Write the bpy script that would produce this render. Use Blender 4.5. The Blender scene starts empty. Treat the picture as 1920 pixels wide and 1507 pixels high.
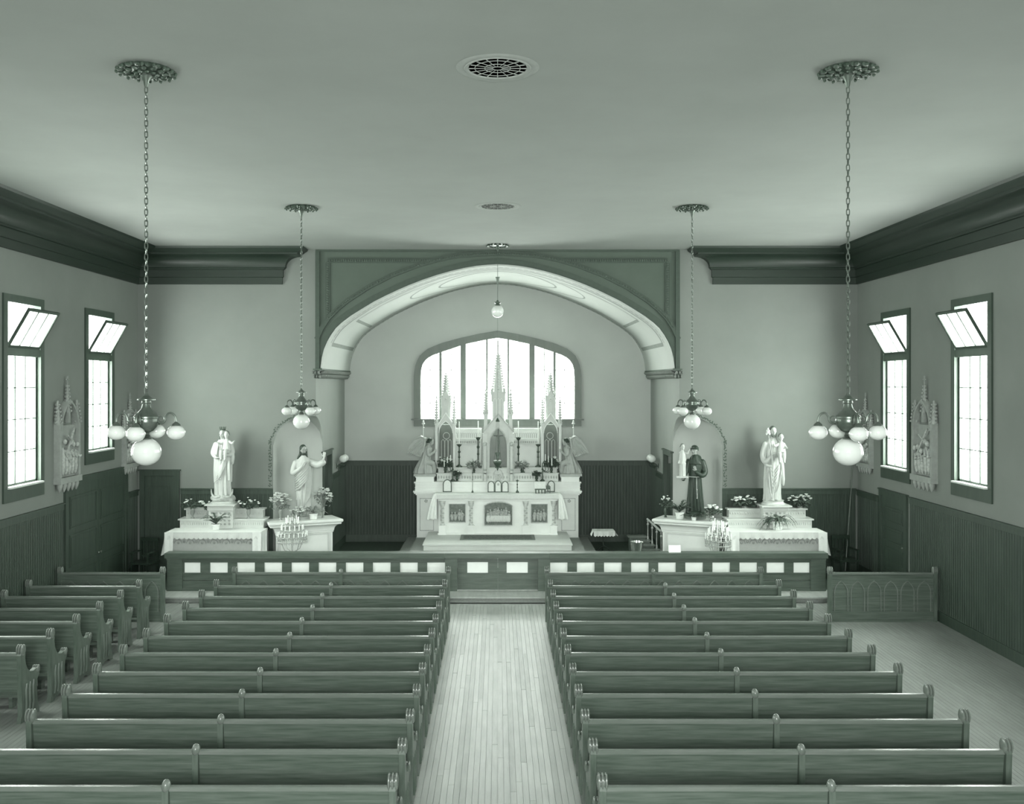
import bpy, bmesh, math, random
from mathutils import Vector, Matrix
PI = math.pi
R = random.Random(7)
sc = bpy.context.scene
col = sc.collection

# ------------------------------------------------------------ camera, world, light, exposure
F = 1800.0; VX = 933.0; VY = 718.0; HC = 4.6           # focal length in px of a 1920 frame, vanishing point, eye height
cam_d = bpy.data.cameras.new('camera'); cam = bpy.data.objects.new('camera', cam_d); col.objects.link(cam)
cam.location = (0, 0, HC); cam.rotation_euler = (PI/2, 0, 0)
cam_d.sensor_width = 36; cam_d.lens = 36*F/1920
cam_d.shift_x = (960-VX)/1920; cam_d.shift_y = -(753.5-VY)/1920
cam_d.clip_end = 200; cam_d.clip_start = .05
sc.camera = cam
sc.view_settings.view_transform = 'Standard'; sc.view_settings.look = 'None'
sc.view_settings.exposure = 1.25; sc.view_settings.gamma = 1; sc.view_settings.use_curve_mapping = False
world = bpy.data.worlds.new('world'); sc.world = world; world.use_nodes = True
bg = world.node_tree.nodes['Background']
bg.inputs[0].default_value = (.96, 1.0, .97, 1); bg.inputs[1].default_value = 4.0

def area(name, loc, rot, sx, sy, power, color=(.965, 1, .97)):
    l = bpy.data.lights.new(name, 'AREA'); l.shape = 'RECTANGLE'; l.size = sx; l.size_y = sy
    l.energy = power; l.color = color
    o = bpy.data.objects.new(name, l); o.location = loc; o.rotation_euler = rot; col.objects.link(o)
    return o
# daylight of the gallery windows behind the camera, and of the side windows
area('gallery_window_light', (0, -4.6, 5.3), (PI/2, 0, 0), 5, 3.0, 1150)
WIN_Y = [20.6, 17.3, 14.0, 10.7]
for wy in WIN_Y:
    for s in (-1, 1):
        area('side_window_light', (s*8.9, wy, 4.4), (PI/2, 0, s*PI/2), 1.3, 3.2, {20.6: 200, 17.3: 180, 14.0: 110, 10.7: 50}[wy])
area('chancel_window_light', (0, 27.6, 4.7), (-PI/2, 0, 0), 4.2, 2.0, 260)

# ------------------------------------------------------------ tones and materials (a monochrome green plate)
def G(L, a=1):
    ks = [(0, .45, .62), (.03, .57, .69), (.10, .74, .79), (.20, .905, .915), (.35, .93, .935), (.6, .95, .95), (.9, .96, .96), (1.2, .97, .97)]
    for (l0, r0, b0), (l1, r1, b1) in zip(ks, ks[1:]):
        if L <= l1:
            t = (L-l0)/(l1-l0); return (L*(r0+(r1-r0)*t), L, L*(b0+(b1-b0)*t), a)
    return (L*.95, L, L*.96, a)
MATS = {}
def mat(name, L, rough=.6, metal=0, var=.12, scale=3, stretch=(1, 1, 1), bump=.0, spec=.5, coat=0, var2=0):
    m = bpy.data.materials.new(name); m.use_nodes = True; nt = m.node_tree; n = nt.nodes
    b = n['Principled BSDF']; b.inputs['Roughness'].default_value = rough; b.inputs['Metallic'].default_value = metal
    b.inputs['Specular IOR Level'].default_value = spec; b.inputs['Coat Weight'].default_value = coat
    tc = n.new('ShaderNodeTexCoord'); mp = n.new('ShaderNodeMapping'); mp.inputs['Scale'].default_value = stretch
    nz = n.new('ShaderNodeTexNoise'); nz.inputs['Scale'].default_value = scale; nz.inputs['Detail'].default_value = 5
    nz.inputs['Roughness'].default_value = .6
    nt.links.new(tc.outputs['Object'], mp.inputs[0]); nt.links.new(mp.outputs[0], nz.inputs[0])
    cr = n.new('ShaderNodeValToRGB'); cr.color_ramp.elements[0].position = .3; cr.color_ramp.elements[1].position = .7
    cr.color_ramp.elements[0].color = G(L*(1-var)); cr.color_ramp.elements[1].color = G(min(L*(1+var), .95))
    nt.links.new(nz.outputs[0], cr.inputs[0]); nt.links.new(cr.outputs[0], b.inputs['Base Color'])
    if bump:
        bp = n.new('ShaderNodeBump'); bp.inputs['Strength'].default_value = bump; bp.inputs['Distance'].default_value = .01
        nz2 = n.new('ShaderNodeTexNoise'); nz2.inputs['Scale'].default_value = scale*6; nz2.inputs['Detail'].default_value = 3
        nt.links.new(mp.outputs[0], nz2.inputs[0]); nt.links.new(nz2.outputs[0], bp.inputs['Height']); nt.links.new(bp.outputs[0], b.inputs['Normal'])
    MATS[name] = m; return m
M = {}
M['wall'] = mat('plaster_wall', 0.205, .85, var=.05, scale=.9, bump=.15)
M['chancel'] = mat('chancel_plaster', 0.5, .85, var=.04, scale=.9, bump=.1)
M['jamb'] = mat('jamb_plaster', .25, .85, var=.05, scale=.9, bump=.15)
M['ceiling'] = mat('ceiling_plaster', 0.285, .9, var=.05, scale=.7, bump=.1)
M['soffit'] = mat('arch_soffit_plaster', 0.42, .8, var=.03, scale=1)
M['stencil'] = mat('stencil_paint', 0.2, .8, var=.2, scale=20)
M['spandrel'] = mat('spandrel_paint', 0.1, .75, var=.05, scale=2)
M['spandrel_dark'] = mat('spandrel_moulding', 0.06, .6, var=.12, scale=12)
M['cornice'] = mat('dark_cornice_wood', 0.028, .45, var=.15, scale=3, stretch=(.4, .4, 3))
M['wainscot'] = mat('dark_wainscot', 0.055, .5, var=.25, scale=6, stretch=(3, 3, .3))
M['casing'] = mat('window_casing_wood', 0.06, .5, var=.12, scale=5, stretch=(2, 2, .4))
M['pew'] = mat('pew_oak', 0.115, .36, var=.3, scale=5, stretch=(.35, 3, 7), bump=.05)
M['pew_rail'] = mat('pew_rail_oak', .17, .25, var=.15, scale=5, stretch=(.4, 3, 3))
M['pew_end'] = mat('pew_end_oak', 0.115, .33, var=.25, scale=6, stretch=(3, 3, .6))
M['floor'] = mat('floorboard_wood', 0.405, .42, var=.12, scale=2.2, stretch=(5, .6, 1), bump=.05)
M['floor_side'] = mat('shaded_side_boards', .25, .5, var=.15, scale=2.2, stretch=(5, .6, 1), bump=.05)  # same boards as the aisle, with the shade of the sides put into the colour
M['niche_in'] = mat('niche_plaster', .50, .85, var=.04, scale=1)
M['floor2'] = mat('floorboard_wood_worn', 0.43, .42, var=.12, scale=2.2, stretch=(5, .5, 1), bump=.05)
M['floor3'] = mat('floorboard_wood_dull', 0.385, .45, var=.14, scale=2.2, stretch=(5, .6, 1), bump=.05)
M['rail_wood'] = mat('communion_rail_wood', 0.11, .4, var=.2, scale=5, stretch=(.5, 2, 4))
M['white'] = mat('white_altar_paint', .80, .45, var=.03, scale=5)
M['white3'] = mat('side_altar_paint', 0.62, .45, var=.03, scale=5)
M['white4'] = mat('side_altar_ivory', 0.52, .5, var=.05, scale=8)
M['white2'] = mat('ivory_altar_paint', 0.62, .5, var=.05, scale=8)
M['gilt'] = mat('gilded_moulding', 0.42, .4, metal=.0, var=.25, scale=30)
M['niche'] = mat('niche_grey_paint', 0.2, .7, var=.08, scale=6)
M['relief_dark'] = mat('relief_ground', .16, .6, var=.3, scale=14)
M['relief'] = mat('relief_figures', .40, .5, var=.3, scale=18)
M['statue'] = mat('white_statue_plaster', 0.56, .45, var=.04, scale=8)
M['statue_mantle'] = mat('cream_statue_plaster', 0.44, .5, var=.06, scale=8)
M['angel'] = mat('grey_statue_plaster', 0.38, .5, var=.10, scale=8)
M['skin'] = mat('painted_flesh', 0.34, .5, var=.08, scale=10)
M['hair'] = mat('dark_painted_hair', 0.05, .5, var=.25, scale=30)
M['greyhair'] = mat('grey_painted_hair', 0.14, .5, var=.25, scale=30)
M['habit'] = mat('dark_habit_paint', 0.048, .5, var=.2, scale=10)
M['brass'] = mat('aged_brass', 0.15, .30, metal=.5, var=.2, scale=9)
M['brass_dark'] = mat('dark_bronze', .085, .35, metal=.2, var=.3, scale=12)
M['opal'] = mat('opal_glass', 0.7, .12, var=.01, scale=1, coat=.5)
M['cloth'] = mat('white_altar_linen', 0.8, .9, var=.03, scale=20)
M['lace'] = mat('lace_edging', .66, .9, var=.05, scale=40)
M['panel_white'] = mat('white_linen_panel', .93, .9, var=.02, scale=8)
M['carpet'] = mat('step_carpet', 0.3, .95, var=.12, scale=30)
M['rug'] = mat('patterned_rug', .13, .95, var=.55, scale=26)
M['rug_border'] = mat('rug_border', .20, .95, var=.35, scale=40)
M['marble'] = mat('step_marble', .60, .5, var=.05, scale=3)
M['leaf'] = mat('dark_foliage', .085, .6, var=.4, scale=14)
M['leaf_pale'] = mat('pale_foliage', .24, .6, var=.35, scale=14)
M['flower'] = mat('white_petals', .85, .7, var=.08, scale=20)
M['flower_grey'] = mat('pale_petals', 0.6, .7, var=.15, scale=20)
M['candle'] = mat('white_wax', .90, .35, var=.02, scale=4)
M['pot'] = mat('white_crepe_pot_cover', .80, .8, var=.08, scale=15)
M['glassware'] = mat('grey_glass_vase', .30, .12, var=.1, scale=4, coat=.6)
M['wood_floor'] = mat('dark_platform_boards', .07, .5, var=.2, scale=4, stretch=(4, .5, 1))
M['niche2'] = mat('light_niche_paint', .38, .7, var=.08, scale=6)
M['casing2'] = mat('glow_lightened_casing', .17, .5, var=.08, scale=5, stretch=(2, 2, .4))  # casing tone lightened, carries the glow around the chancel window in its colour
M['black'] = mat('hollow_shade_black', .008, .8, var=.1, scale=3)
M['dark_wood'] = mat('black_stained_wood', .03, .4, var=.3, scale=5)
M['paper'] = mat('white_card', .92, .8, var=.01, scale=5)
M['station'] = mat('station_plaster', 0.3, .6, var=.10, scale=10)
M['silver'] = mat('polished_metal', .55, .16, metal=.9, var=.1, scale=3)
M['grille'] = mat('ceiling_grille_plaster', 0.3, .8, var=.06, scale=10)
M['page'] = mat('book_page', .75, .8, var=.12, scale=40)
gl = bpy.data.materials.new('window_glass'); gl.use_nodes = True; nt = gl.node_tree; nt.nodes.clear()
o_ = nt.nodes.new('ShaderNodeOutputMaterial'); mx = nt.nodes.new('ShaderNodeMixShader'); mx.inputs[0].default_value = .06
tr = nt.nodes.new('ShaderNodeBsdfTransparent'); tr.inputs[0].default_value = (.96, .98, .96, 1); gs = nt.nodes.new('ShaderNodeBsdfGlossy'); gs.inputs['Roughness'].default_value = .03
nt.links.new(tr.outputs[0], mx.inputs[1]); nt.links.new(gs.outputs[0], mx.inputs[2]); nt.links.new(mx.outputs[0], o_.inputs[0]); M['glass'] = gl
fg_ = bpy.data.materials.new('frosted_glass'); fg_.use_nodes = True; nt = fg_.node_tree; nt.nodes.clear()
o_ = nt.nodes.new('ShaderNodeOutputMaterial'); mx = nt.nodes.new('ShaderNodeMixShader'); mx.inputs[0].default_value = .6
tr = nt.nodes.new('ShaderNodeBsdfTransparent'); gs = nt.nodes.new('ShaderNodeBsdfTranslucent'); gs.inputs[0].default_value = (.9, .93, .9, 1)
nt.links.new(tr.outputs[0], mx.inputs[1]); nt.links.new(gs.outputs[0], mx.inputs[2]); nt.links.new(mx.outputs[0], o_.inputs[0]); M['frosted'] = fg_

# ------------------------------------------------------------ mesh builder
class MB:
    def __init__(s): s.v = []; s.f = []
    def add(s, vs, fs):
        k = len(s.v); s.v += [tuple(v) for v in vs]; s.f += [tuple(i+k for i in f) for f in fs]; return s
    def box(s, x0, x1, y0, y1, z0, z1):
        return s.add([(x0,y0,z0),(x1,y0,z0),(x1,y1,z0),(x0,y1,z0),(x0,y0,z1),(x1,y0,z1),(x1,y1,z1),(x0,y1,z1)],
                     [(0,3,2,1),(4,5,6,7),(0,1,5,4),(1,2,6,5),(2,3,7,6),(3,0,4,7)])
    def prism(s, poly, a, b, axis='y'):
        n = len(poly)
        def p(u, w, t): return (u, t, w) if axis == 'y' else ((t, u, w) if axis == 'x' else (u, w, t))
        return s.add([p(u, w, a) for u, w in poly]+[p(u, w, b) for u, w in poly],
                     [tuple(range(n)), tuple(range(2*n-1, n-1, -1))]+[(i, (i+1) % n, n+(i+1) % n, n+i) for i in range(n)])
    def lathe(s, prof, c=(0, 0), n=20, sx=1, sy=1):
        vs = []; fs = []
        for r, z in prof:
            for k in range(n):
                a = 2*PI*k/n; vs.append((c[0]+r*sx*math.cos(a), c[1]+r*sy*math.sin(a), z))
        for i in range(len(prof)-1):
            for k in range(n):
                fs.append((i*n+k, i*n+(k+1) % n, (i+1)*n+(k+1) % n, (i+1)*n+k))
        if prof[0][0] > 1e-4: fs.append(tuple(range(n-1, -1, -1)))
        if prof[-1][0] > 1e-4: fs.append(tuple((len(prof)-1)*n+k for k in range(n)))
        return s.add(vs, fs)
    def ell(s, c, r, n=12, m=8, rot=None):
        if not hasattr(r, '__len__'): r = (r, r, r)
        vs = [];
        for i in range(m+1):
            t = PI*i/m
            for k in range(n):
                a = 2*PI*k/n; v = Vector((r[0]*math.sin(t)*math.cos(a), r[1]*math.sin(t)*math.sin(a), r[2]*math.cos(t)))
                if rot: v = rot @ v
                vs.append((c[0]+v.x, c[1]+v.y, c[2]+v.z))
        return s.add(vs, [(i*n+k, (i+1)*n+k, (i+1)*n+(k+1) % n, i*n+(k+1) % n) for i in range(m) for k in range(n)])
    def tube(s, path, r, n=8, closed=False):
        P = [Vector(p) for p in path]; L = len(P)
        if not hasattr(r, '__len__'): r = [r]*L
        vs = []; up = None
        for i, p in enumerate(P):
            if closed: d = P[(i+1) % L]-P[i-1]
            else: d = P[min(i+1, L-1)]-P[max(i-1, 0)]
            d.normalize()
            if up is None:
                up = Vector((0, 0, 1)) if abs(d.z) < .9 else Vector((1, 0, 0))
            x = up.cross(d)
            if x.length < 1e-5: x = Vector((1, 0, 0)).cross(d)
            x.normalize(); y = d.cross(x); up = y
            for k in range(n):
                a = 2*PI*k/n; q = p+(x*math.cos(a)+y*math.sin(a))*r[i]; vs.append(tuple(q))
        fs = [(i*n+k, i*n+(k+1) % n, ((i+1) % L)*n+(k+1) % n, ((i+1) % L)*n+k) for i in range(L if closed else L-1) for k in range(n)]
        if not closed: fs += [tuple(range(n-1, -1, -1)), tuple((L-1)*n+k for k in range(n))]
        return s.add(vs, fs)
    def ribbon(s, pts, w, y0, y1, side=0):
        """flat strip along (x,z) points, between planes y0 and y1"""
        n = len(pts); L = []; Rr = []
        for i in range(n):
            a = Vector(pts[max(i-1, 0)]); b = Vector(pts[min(i+1, n-1)]); d = (b-a).normalized(); nn = Vector((-d.y, d.x)); p = Vector(pts[i])
            L.append(p+nn*w/2); Rr.append(p-nn*w/2)
        for i in range(n-1):
            q = [L[i], L[i+1], Rr[i+1], Rr[i]]
            s.prism([(t.x, t.y) for t in q], y0, y1)
        return s
    def xf(s, m):
        s.v = [tuple(m @ Vector(v)) for v in s.v]; return s
    def build(s, name, mt, parent=None, smooth=True, ang=.6, world=True, fix=True):
        me = bpy.data.meshes.new(name)
        off = Vector(parent.get('_w', (0, 0, 0))) if (parent and world) else Vector((0, 0, 0))
        me.from_pydata([tuple(Vector(v)-off) for v in s.v], [], s.f)
        bm = bmesh.new(); bm.from_mesh(me)
        bmesh.ops.remove_doubles(bm, verts=bm.verts, dist=1e-5)
        if fix: bmesh.ops.recalc_face_normals(bm, faces=bm.faces)
        if smooth:
            for f in bm.faces: f.smooth = True
            for e in bm.edges:
                if len(e.link_faces) != 2 or e.calc_face_angle(0) > ang: e.smooth = False
        bm.to_mesh(me); bm.free()
        me.materials.append(M[mt] if isinstance(mt, str) else mt)
        o = bpy.data.objects.new(name, me); col.objects.link(o)
        if parent: o.parent = parent; o['_w'] = tuple(off)
        return o
def tag(o, label=None, cat=None, group=None, kind=None):
    if label: o['label'] = label
    if cat: o['category'] = cat
    if group: o['group'] = group
    if kind: o['kind'] = kind
    return o
def thing(name, label, cat, loc=(0, 0, 0), group=None, kind=None):
    o = bpy.data.objects.new(name, None); col.objects.link(o); o.empty_display_size = .1
    o.location = loc; o['_w'] = tuple(loc); return tag(o, label, cat, group, kind)
KIDS = {}
def kids(o): return [c for c in bpy.data.objects if c.parent == o]
def copy_tree(o, loc=None, rot=None, label=None, group=None):
    def rec(x, par):
        c = x.copy(); col.objects.link(c); c.parent = par
        for ch in CH.get(x.name, []): rec(ch, c)
        return c
    CH = {}
    for x in bpy.data.objects:
        if x.parent: CH.setdefault(x.parent.name, []).append(x)
    c = rec(o, None)
    if loc is not None: c.location = loc
    if rot is not None: c.rotation_euler = (0, 0, rot)
    if label: c['label'] = label
    if group: c['group'] = group
    return c
def px(x, Y): return (x-VX)*Y/F
def pz(y, Y): return HC-(y-VY)*Y/F

# ============================================================ SETTING
D, D2 = 22.8, 27.1          # nave front wall, chancel back wall
W = 8.55; ZC = 7.767; JX = 4.32; PLAT = .13
# floor: real boards in the aisle, the rest of the boards as one mesh
floor = MB().box(-W-.2, W+.2, -5, 27.3, -.25, -.03).build('floor', 'floor3'); tag(floor, kind='structure')
bw = .071; x = -.994; ci = 0
proto = {}
while x < .99:
    y = -1 - R.random()*3
    while y < 20.0:
        L = 3.2+R.random()*2; y1 = min(y+L, 20.0)
        mt = R.choice(['floor', 'floor', 'floor2', 'floor3'])
        if y1 > 4 and y1-y > .15:
            MB().box(x+.0015, x+bw-.0015, y+.002, y1-.002, -.03, R.uniform(-.001, .001)).build('floorboard', mt, floor, smooth=False)
        y = y1
    x += bw
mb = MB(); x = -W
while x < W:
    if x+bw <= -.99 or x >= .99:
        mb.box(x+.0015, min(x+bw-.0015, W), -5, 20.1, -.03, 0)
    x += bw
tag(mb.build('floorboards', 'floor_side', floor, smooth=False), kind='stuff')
# platform and steps
pf = MB().box(-W, W, 20.12, 27.1, 0, PLAT-.03).build('platform', 'carpet'); tag(pf, kind='structure')
MB().box(-W, W, 20.05, 20.75, PLAT-.03, PLAT).build('step_nosing', 'floor3', pf)
MB().box(-W, W, 20.75, 27.1, PLAT-.03, PLAT).build('platform_floor', 'wood_floor', pf)
tag(MB().box(-W, W, -5, 23.2, ZC, ZC+.1).build('ceiling', 'ceiling'), kind='structure')

# arch profile (front plane, metres)
AP = [(603.7, 691), (606, 672), (610, 656), (616, 642), (623, 629.6), (632, 617), (643, 606.7), (660, 594), (683, 579.6), (704, 567), (726.7, 555.6), (747, 546), (768, 536.9), (794, 526.8), (820, 518), (846, 510.6), (872.5, 504.6), (894, 501), (914, 499), (933, 498)]
A = [((u-933)*D/F, HC-(v-VY)*D/F) for u, v in AP]
A = A+[(-u, z) for u, z in reversed(A[:-1])]
ZI = A[0][1]                                   # impost top
# corner niches
NL, NR, NS, NH = 5.33, 23.67, 3.12, .70        # left edge X on wall, right edge Y on jamb, spring, rise
tC = .574; NT = [i/24 for i in range(25)]; NT = sorted(NT+[tC])
def nz_(t): return NS+NH*math.sqrt(max(0, 1-(2*t-1)**2))
def nE(t):
    if t <= tC: return (NL+(JX-NL)*t/tC, D)
    return (JX, D+(NR-D)*(t-tC)/(1-tC))
def nI(t):
    b = .32*math.sin(PI*t); return (NL+(JX-NL)*t+b*.65, D+(NR-D)*t+b*.76)
poly = [(-W, 0), (-NL, 0)]+[(-nE(t)[0], nz_(t)) for t in NT if t <= tC]+[(-JX, ZI)]+A[:]
poly += [(JX, ZI)]+[(nE(t)[0], nz_(t)) for t in reversed(NT) if t <= tC]+[(NL, 0), (W, 0), (W, ZC), (-W, ZC)]
wf = MB(); wf.add([(u, D, z) for u, z in poly], [tuple(range(len(poly)))])
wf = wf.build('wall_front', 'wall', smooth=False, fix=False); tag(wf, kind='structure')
def door_panels(mb, Y0, Y1, Z0, Z1, X, s, rows): pass
for s in (-1, 1):
    # jamb of the chancel with its niche notch and doorway (Y 23.75..24.85, Z..2.77)
    dy0, dy1, dz = 23.78, 24.85, 2.77
    P = [(nE(t)[1], nz_(t)) for t in NT if t >= tC]
    pl = P+[(NR, 0), (dy0, 0), (dy0, dz), (dy1, dz), (dy1, 0), (D2, 0), (D2, ZI), (D, ZI)]
    wj = MB().add([(s*JX, y, z) for y, z in pl], [tuple(range(len(pl)))])
    wj = wj.build('wall_chancel_left' if s < 0 else 'wall_chancel_right', 'jamb', smooth=True, fix=False); tag(wj, kind='structure')
    vs = []; fs = []
    for t in NT:
        e = nE(t); i = nI(t); z = nz_(t)
        vs += [(s*e[0], e[1], z), (s*i[0], i[1], z), (s*i[0], i[1], 0)]
    for k in range(len(NT)-1):
        a = k*3; b = a+3; fs += [(a, b, b+1, a+1), (a+1, b+1, b+2, a+2)]
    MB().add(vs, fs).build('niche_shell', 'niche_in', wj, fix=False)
    # sacristy passage seen through the doorway
    sp = MB()
    x0, x1 = s*JX, s*6.6
    sp.add([(x1, 23.72, 0), (x1, 26.9, 0), (x1, 26.9, 3.4), (x1, 23.72, 3.4), (x0, 23.72, 0), (x0, 26.9, 0), (x0, 26.9, 3.4), (x0, 23.72, 3.4)],
           [(0, 1, 2, 3), (0, 4, 7, 3), (1, 5, 6, 2), (3, 2, 6, 7)])
    sp = sp.build('wall_sacristy_left' if s < 0 else 'wall_sacristy_right', 'wall', smooth=False, fix=False); tag(sp, kind='structure')
    MB().box(*sorted((s*4.35, s*6.58)), 26.85, 26.89, PLAT, 2.35).build('wainscot_panel', 'wainscot', sp)
    area('sacristy_fill_light', (s*6.45, 25.2, 2.3), (PI/2, 0, s*PI/2), .9, 1.4, 22)  # added fill lamp that brightens the passage, no window is built here
    # door casing
    dc = MB()
    for (a, b) in ((dy0-.10, dy0), (dy1, dy1+.10)): dc.box(*sorted((s*(JX-.03), s*(JX+.1))), a, b, PLAT, dz+.0)
    dc.box(*sorted((s*(JX-.03), s*(JX+.1))), dy0-.1, dy1+.1, dz, dz+.10)
    dc.box(*sorted((s*(JX-.06), s*(JX+.02))), dy0-.13, dy1+.13, dz+.10, dz+.14)
    dd = dc.build('door_1' if s < 0 else 'door_2', 'wainscot'); tag(dd, kind='structure')
    # impost with leaf carving
    im = thing('trim_1' if s < 0 else 'trim_2', None, None, (s*JX, 25, ZI), kind='structure')
    zi0 = ZI-.25
    MB().box(*sorted((s*(JX-.10), s*(JX+.02))), D-.06, D2, zi0+.02, ZI-.02).build('impost_block', 'wainscot', im)
    MB().box(*sorted((s*(JX-.17), s*(JX+.05))), D-.09, D2, ZI-.035, ZI).build('impost_cap', 'spandrel', im)
    lf = MB()
    y = D
    for row in range(2):
        for k in range(21):
            yy = D+.02+k*.20+(row*.10)
            lf.ell((s*(JX-.11-.03*row), yy, zi0+.065+row*.095), (.085, .062, .040), 8, 5, Matrix.Rotation(s*.5, 3, 'Y'))
        for k in range(3): lf.ell((s*(JX-.11+k*.065+row*.03), D-.08, zi0+.065+row*.095), (.024, .05, .040), 7, 5)
    tag(lf.build('carved_leaves', 'niche', im), kind='stuff')
# vault / soffit
so = MB(); n = len(A)
so.add([(u, D, z) for u, z in A]+[(u, D2, z) for u, z in A], [(i, i+1, n+i+1, n+i) for i in range(n-1)])
so = so.build('ceiling_chancel', 'soffit', smooth=True, ang=1, fix=False); tag(so, kind='structure')
# painted stencil lines lie on the soffit
def arc_pts(): return A
cum = [0]
for i in range(1, n): cum.append(cum[-1]+math.dist(A[i], A[i-1]))
TOT = cum[-1]
def on_arc(d, y, off=.004):
    d = max(0, min(TOT-1e-6, d))
    for i in range(1, n):
        if d <= cum[i]:
            t = (d-cum[i-1])/(cum[i]-cum[i-1]); u = A[i-1][0]+(A[i][0]-A[i-1][0])*t; z = A[i-1][1]+(A[i][1]-A[i-1][1])*t
            tx, tz = (A[i][0]-A[i-1][0]), (A[i][1]-A[i-1][1]); l = math.hypot(tx, tz)
            return Vector((u+tz/l*off, y, z-tx/l*off))
def soffit_line(pts, w, mb):
    q = [on_arc(d, y) for d, y in pts]
    for i in range(len(q)-1):
        a, b = pts[i], pts[i+1]; dd = Vector((b[0]-a[0], b[1]-a[1]))
        if dd.length < 1e-6: continue
        dd.normalize(); nn = Vector((-dd.y, dd.x))*w/2
        e = dd*w*.3
        mb.add([on_arc(a[0]+nn.x, a[1]+nn.y), on_arc(b[0]+nn.x, b[1]+nn.y), on_arc(b[0]-nn.x, b[1]-nn.y), on_arc(a[0]-nn.x, a[1]-nn.y)], [(0, 1, 2, 3)])
st = MB()
ys0, ys1 = D+.55, D2-.35
for side in (0, 1):
    f = (lambda d: d) if side == 0 else (lambda d: TOT-d)
    def ln(a, b, w, mb=st, k=24): soffit_line([(f(a[0]+(b[0]-a[0])*i/k), a[1]+(b[1]-a[1])*i/k) for i in range(k+1)], w, mb)
    ln((.62, ys0), (.62, ys1), .10); ln((.62, ys0), (TOT/2, ys0), .06, k=50); ln((.62, ys1), (TOT/2, ys1), .06, k=50)
    ln((1.45, ys0+.45), (1.45, ys1-.3), .09); ln((1.45, ys0+.45), (TOT/2-1.6, ys0+.45), .04, k=40); ln((1.45, ys1-.3), (TOT/2-1.6, ys1-.3), .04, k=40)
for (ra, rb, w) in ((1.55, 1.15, .06), (2.35, 1.45, .05)):
    soffit_line([(TOT/2+ra*math.cos(2*PI*k/72), (ys0+ys1)/2+rb*math.sin(2*PI*k/72)) for k in range(73)], w, st)
for k in range(60):      # small leaf marks along the back edge
    d = .7+(TOT-1.4)*k/59
    soffit_line([(d-.03, D2-.12), (d+.03, D2-.12)], .07, st)
    soffit_line([(d-.05, D+.30), (d+.05, D+.30)], .05, st)
st.build('stencil_border', 'stencil', so, smooth=False, fix=False)
# spandrel face, frame and archivolt mouldings on the wall
OUT = [((u-933)*D/F, HC-(v-VY)*D/F) for u, v in [(594, 636), (603, 616), (616, 596), (634, 578), (654, 562), (693, 537), (735, 516), (779, 499), (820, 487), (860, 479.5), (900, 476.5), (933, 475.5)]]
OUT = OUT+[(-a, b) for a, b in reversed(OUT[:-1])]
pl = [(-JX, ZI-.0)]+A+[(JX, ZI), (JX, ZC), (-JX, ZC)]
spn = MB().prism(pl, D-.012, D-.001).build('trim_3', 'spandrel', smooth=False); tag(spn, kind='structure')
mo = MB().ribbon(OUT, .11, D-.054, D-.012); mo.build('archivolt_outer', 'spandrel_dark', spn)
inner = [(a*1.022, b+.085) for a, b in A if b > ZI+.1]
MB().ribbon(inner, .15, D-.035, D-.012).build('archivolt_inner', 'spandrel_dark', spn)
MB().ribbon([(a*1.002, b+.012) for a, b in A], .035, D-.05, D-.008).build('arch_edge_bead', 'soffit', spn)
fr = MB()
for s in (-1, 1): fr.box(*sorted((s*(JX-.10), s*JX)), D-.06, D-.012, ZI, ZC-.05)
fr.box(-JX, JX, D-.04, D-.012, ZC-.05, ZC)
fr.build('panel_frame', 'spandrel_dark', spn)
bo = MB(); zt = ZC-.26
for s in (-1, 1):
    xo = s*(JX-.29)
    bo.box(*sorted((xo-.055, xo+.055)), D-.035, D-.012, pz(600, D), zt-.055)
    bo.box(*sorted((xo, s*1.45)), D-.035, D-.012, zt-.055, zt+.055)
bo.build('border_moulding', 'spandrel_dark', spn)
bd = MB()
for s in (-1, 1):
    xo = s*(JX-.29); z = pz(600, D)
    while z < zt: bd.ell((xo, D-.04, z), (.03, .018, .018), 6, 4); z += .055
    xx = 1.5
    while xx < JX-.3: bd.ell((s*xx, D-.04, zt), (.018, .018, .03), 6, 4); xx += .055
for i in range(2, len(OUT)-2):
    a, b = OUT[i], OUT[i+1]
    for k in range(8):
        t = k/8; bd.ell((a[0]+(b[0]-a[0])*t, D-.055, a[1]+(b[1]-a[1])*t), .02, 6, 4)
tag(bd.build('border_beads', 'spandrel', spn), kind='stuff')

# chancel back wall with the big window
YB = D2
k2 = YB/F
def c2(u, v): return ((u-933.5)*k2, HC-(v-VY)*k2)
INN = [(789.8, 784.8), (789.8, 706), (790.5, 693.4), (793.8, 682), (801, 672), (812, 666), (824.3, 661.5), (863.9, 648.3), (874, 645), (911.6, 637), (933.5, 633.5)]
OUTW = [(776.6, 799), (776.6, 700), (780.6, 680), (788.8, 665), (803, 653.8), (827.3, 643.5), (861.9, 634), (898.4, 625.8), (933.5, 620)]
INN = [c2(*p) for p in INN]; INN = INN+[(-a, b) for a, b in reversed(INN[:-1])]
OUTW = [c2(*p) for p in OUTW]; OUTW = OUTW+[(-a, b) for a, b in reversed(OUTW[:-1])]
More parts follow.
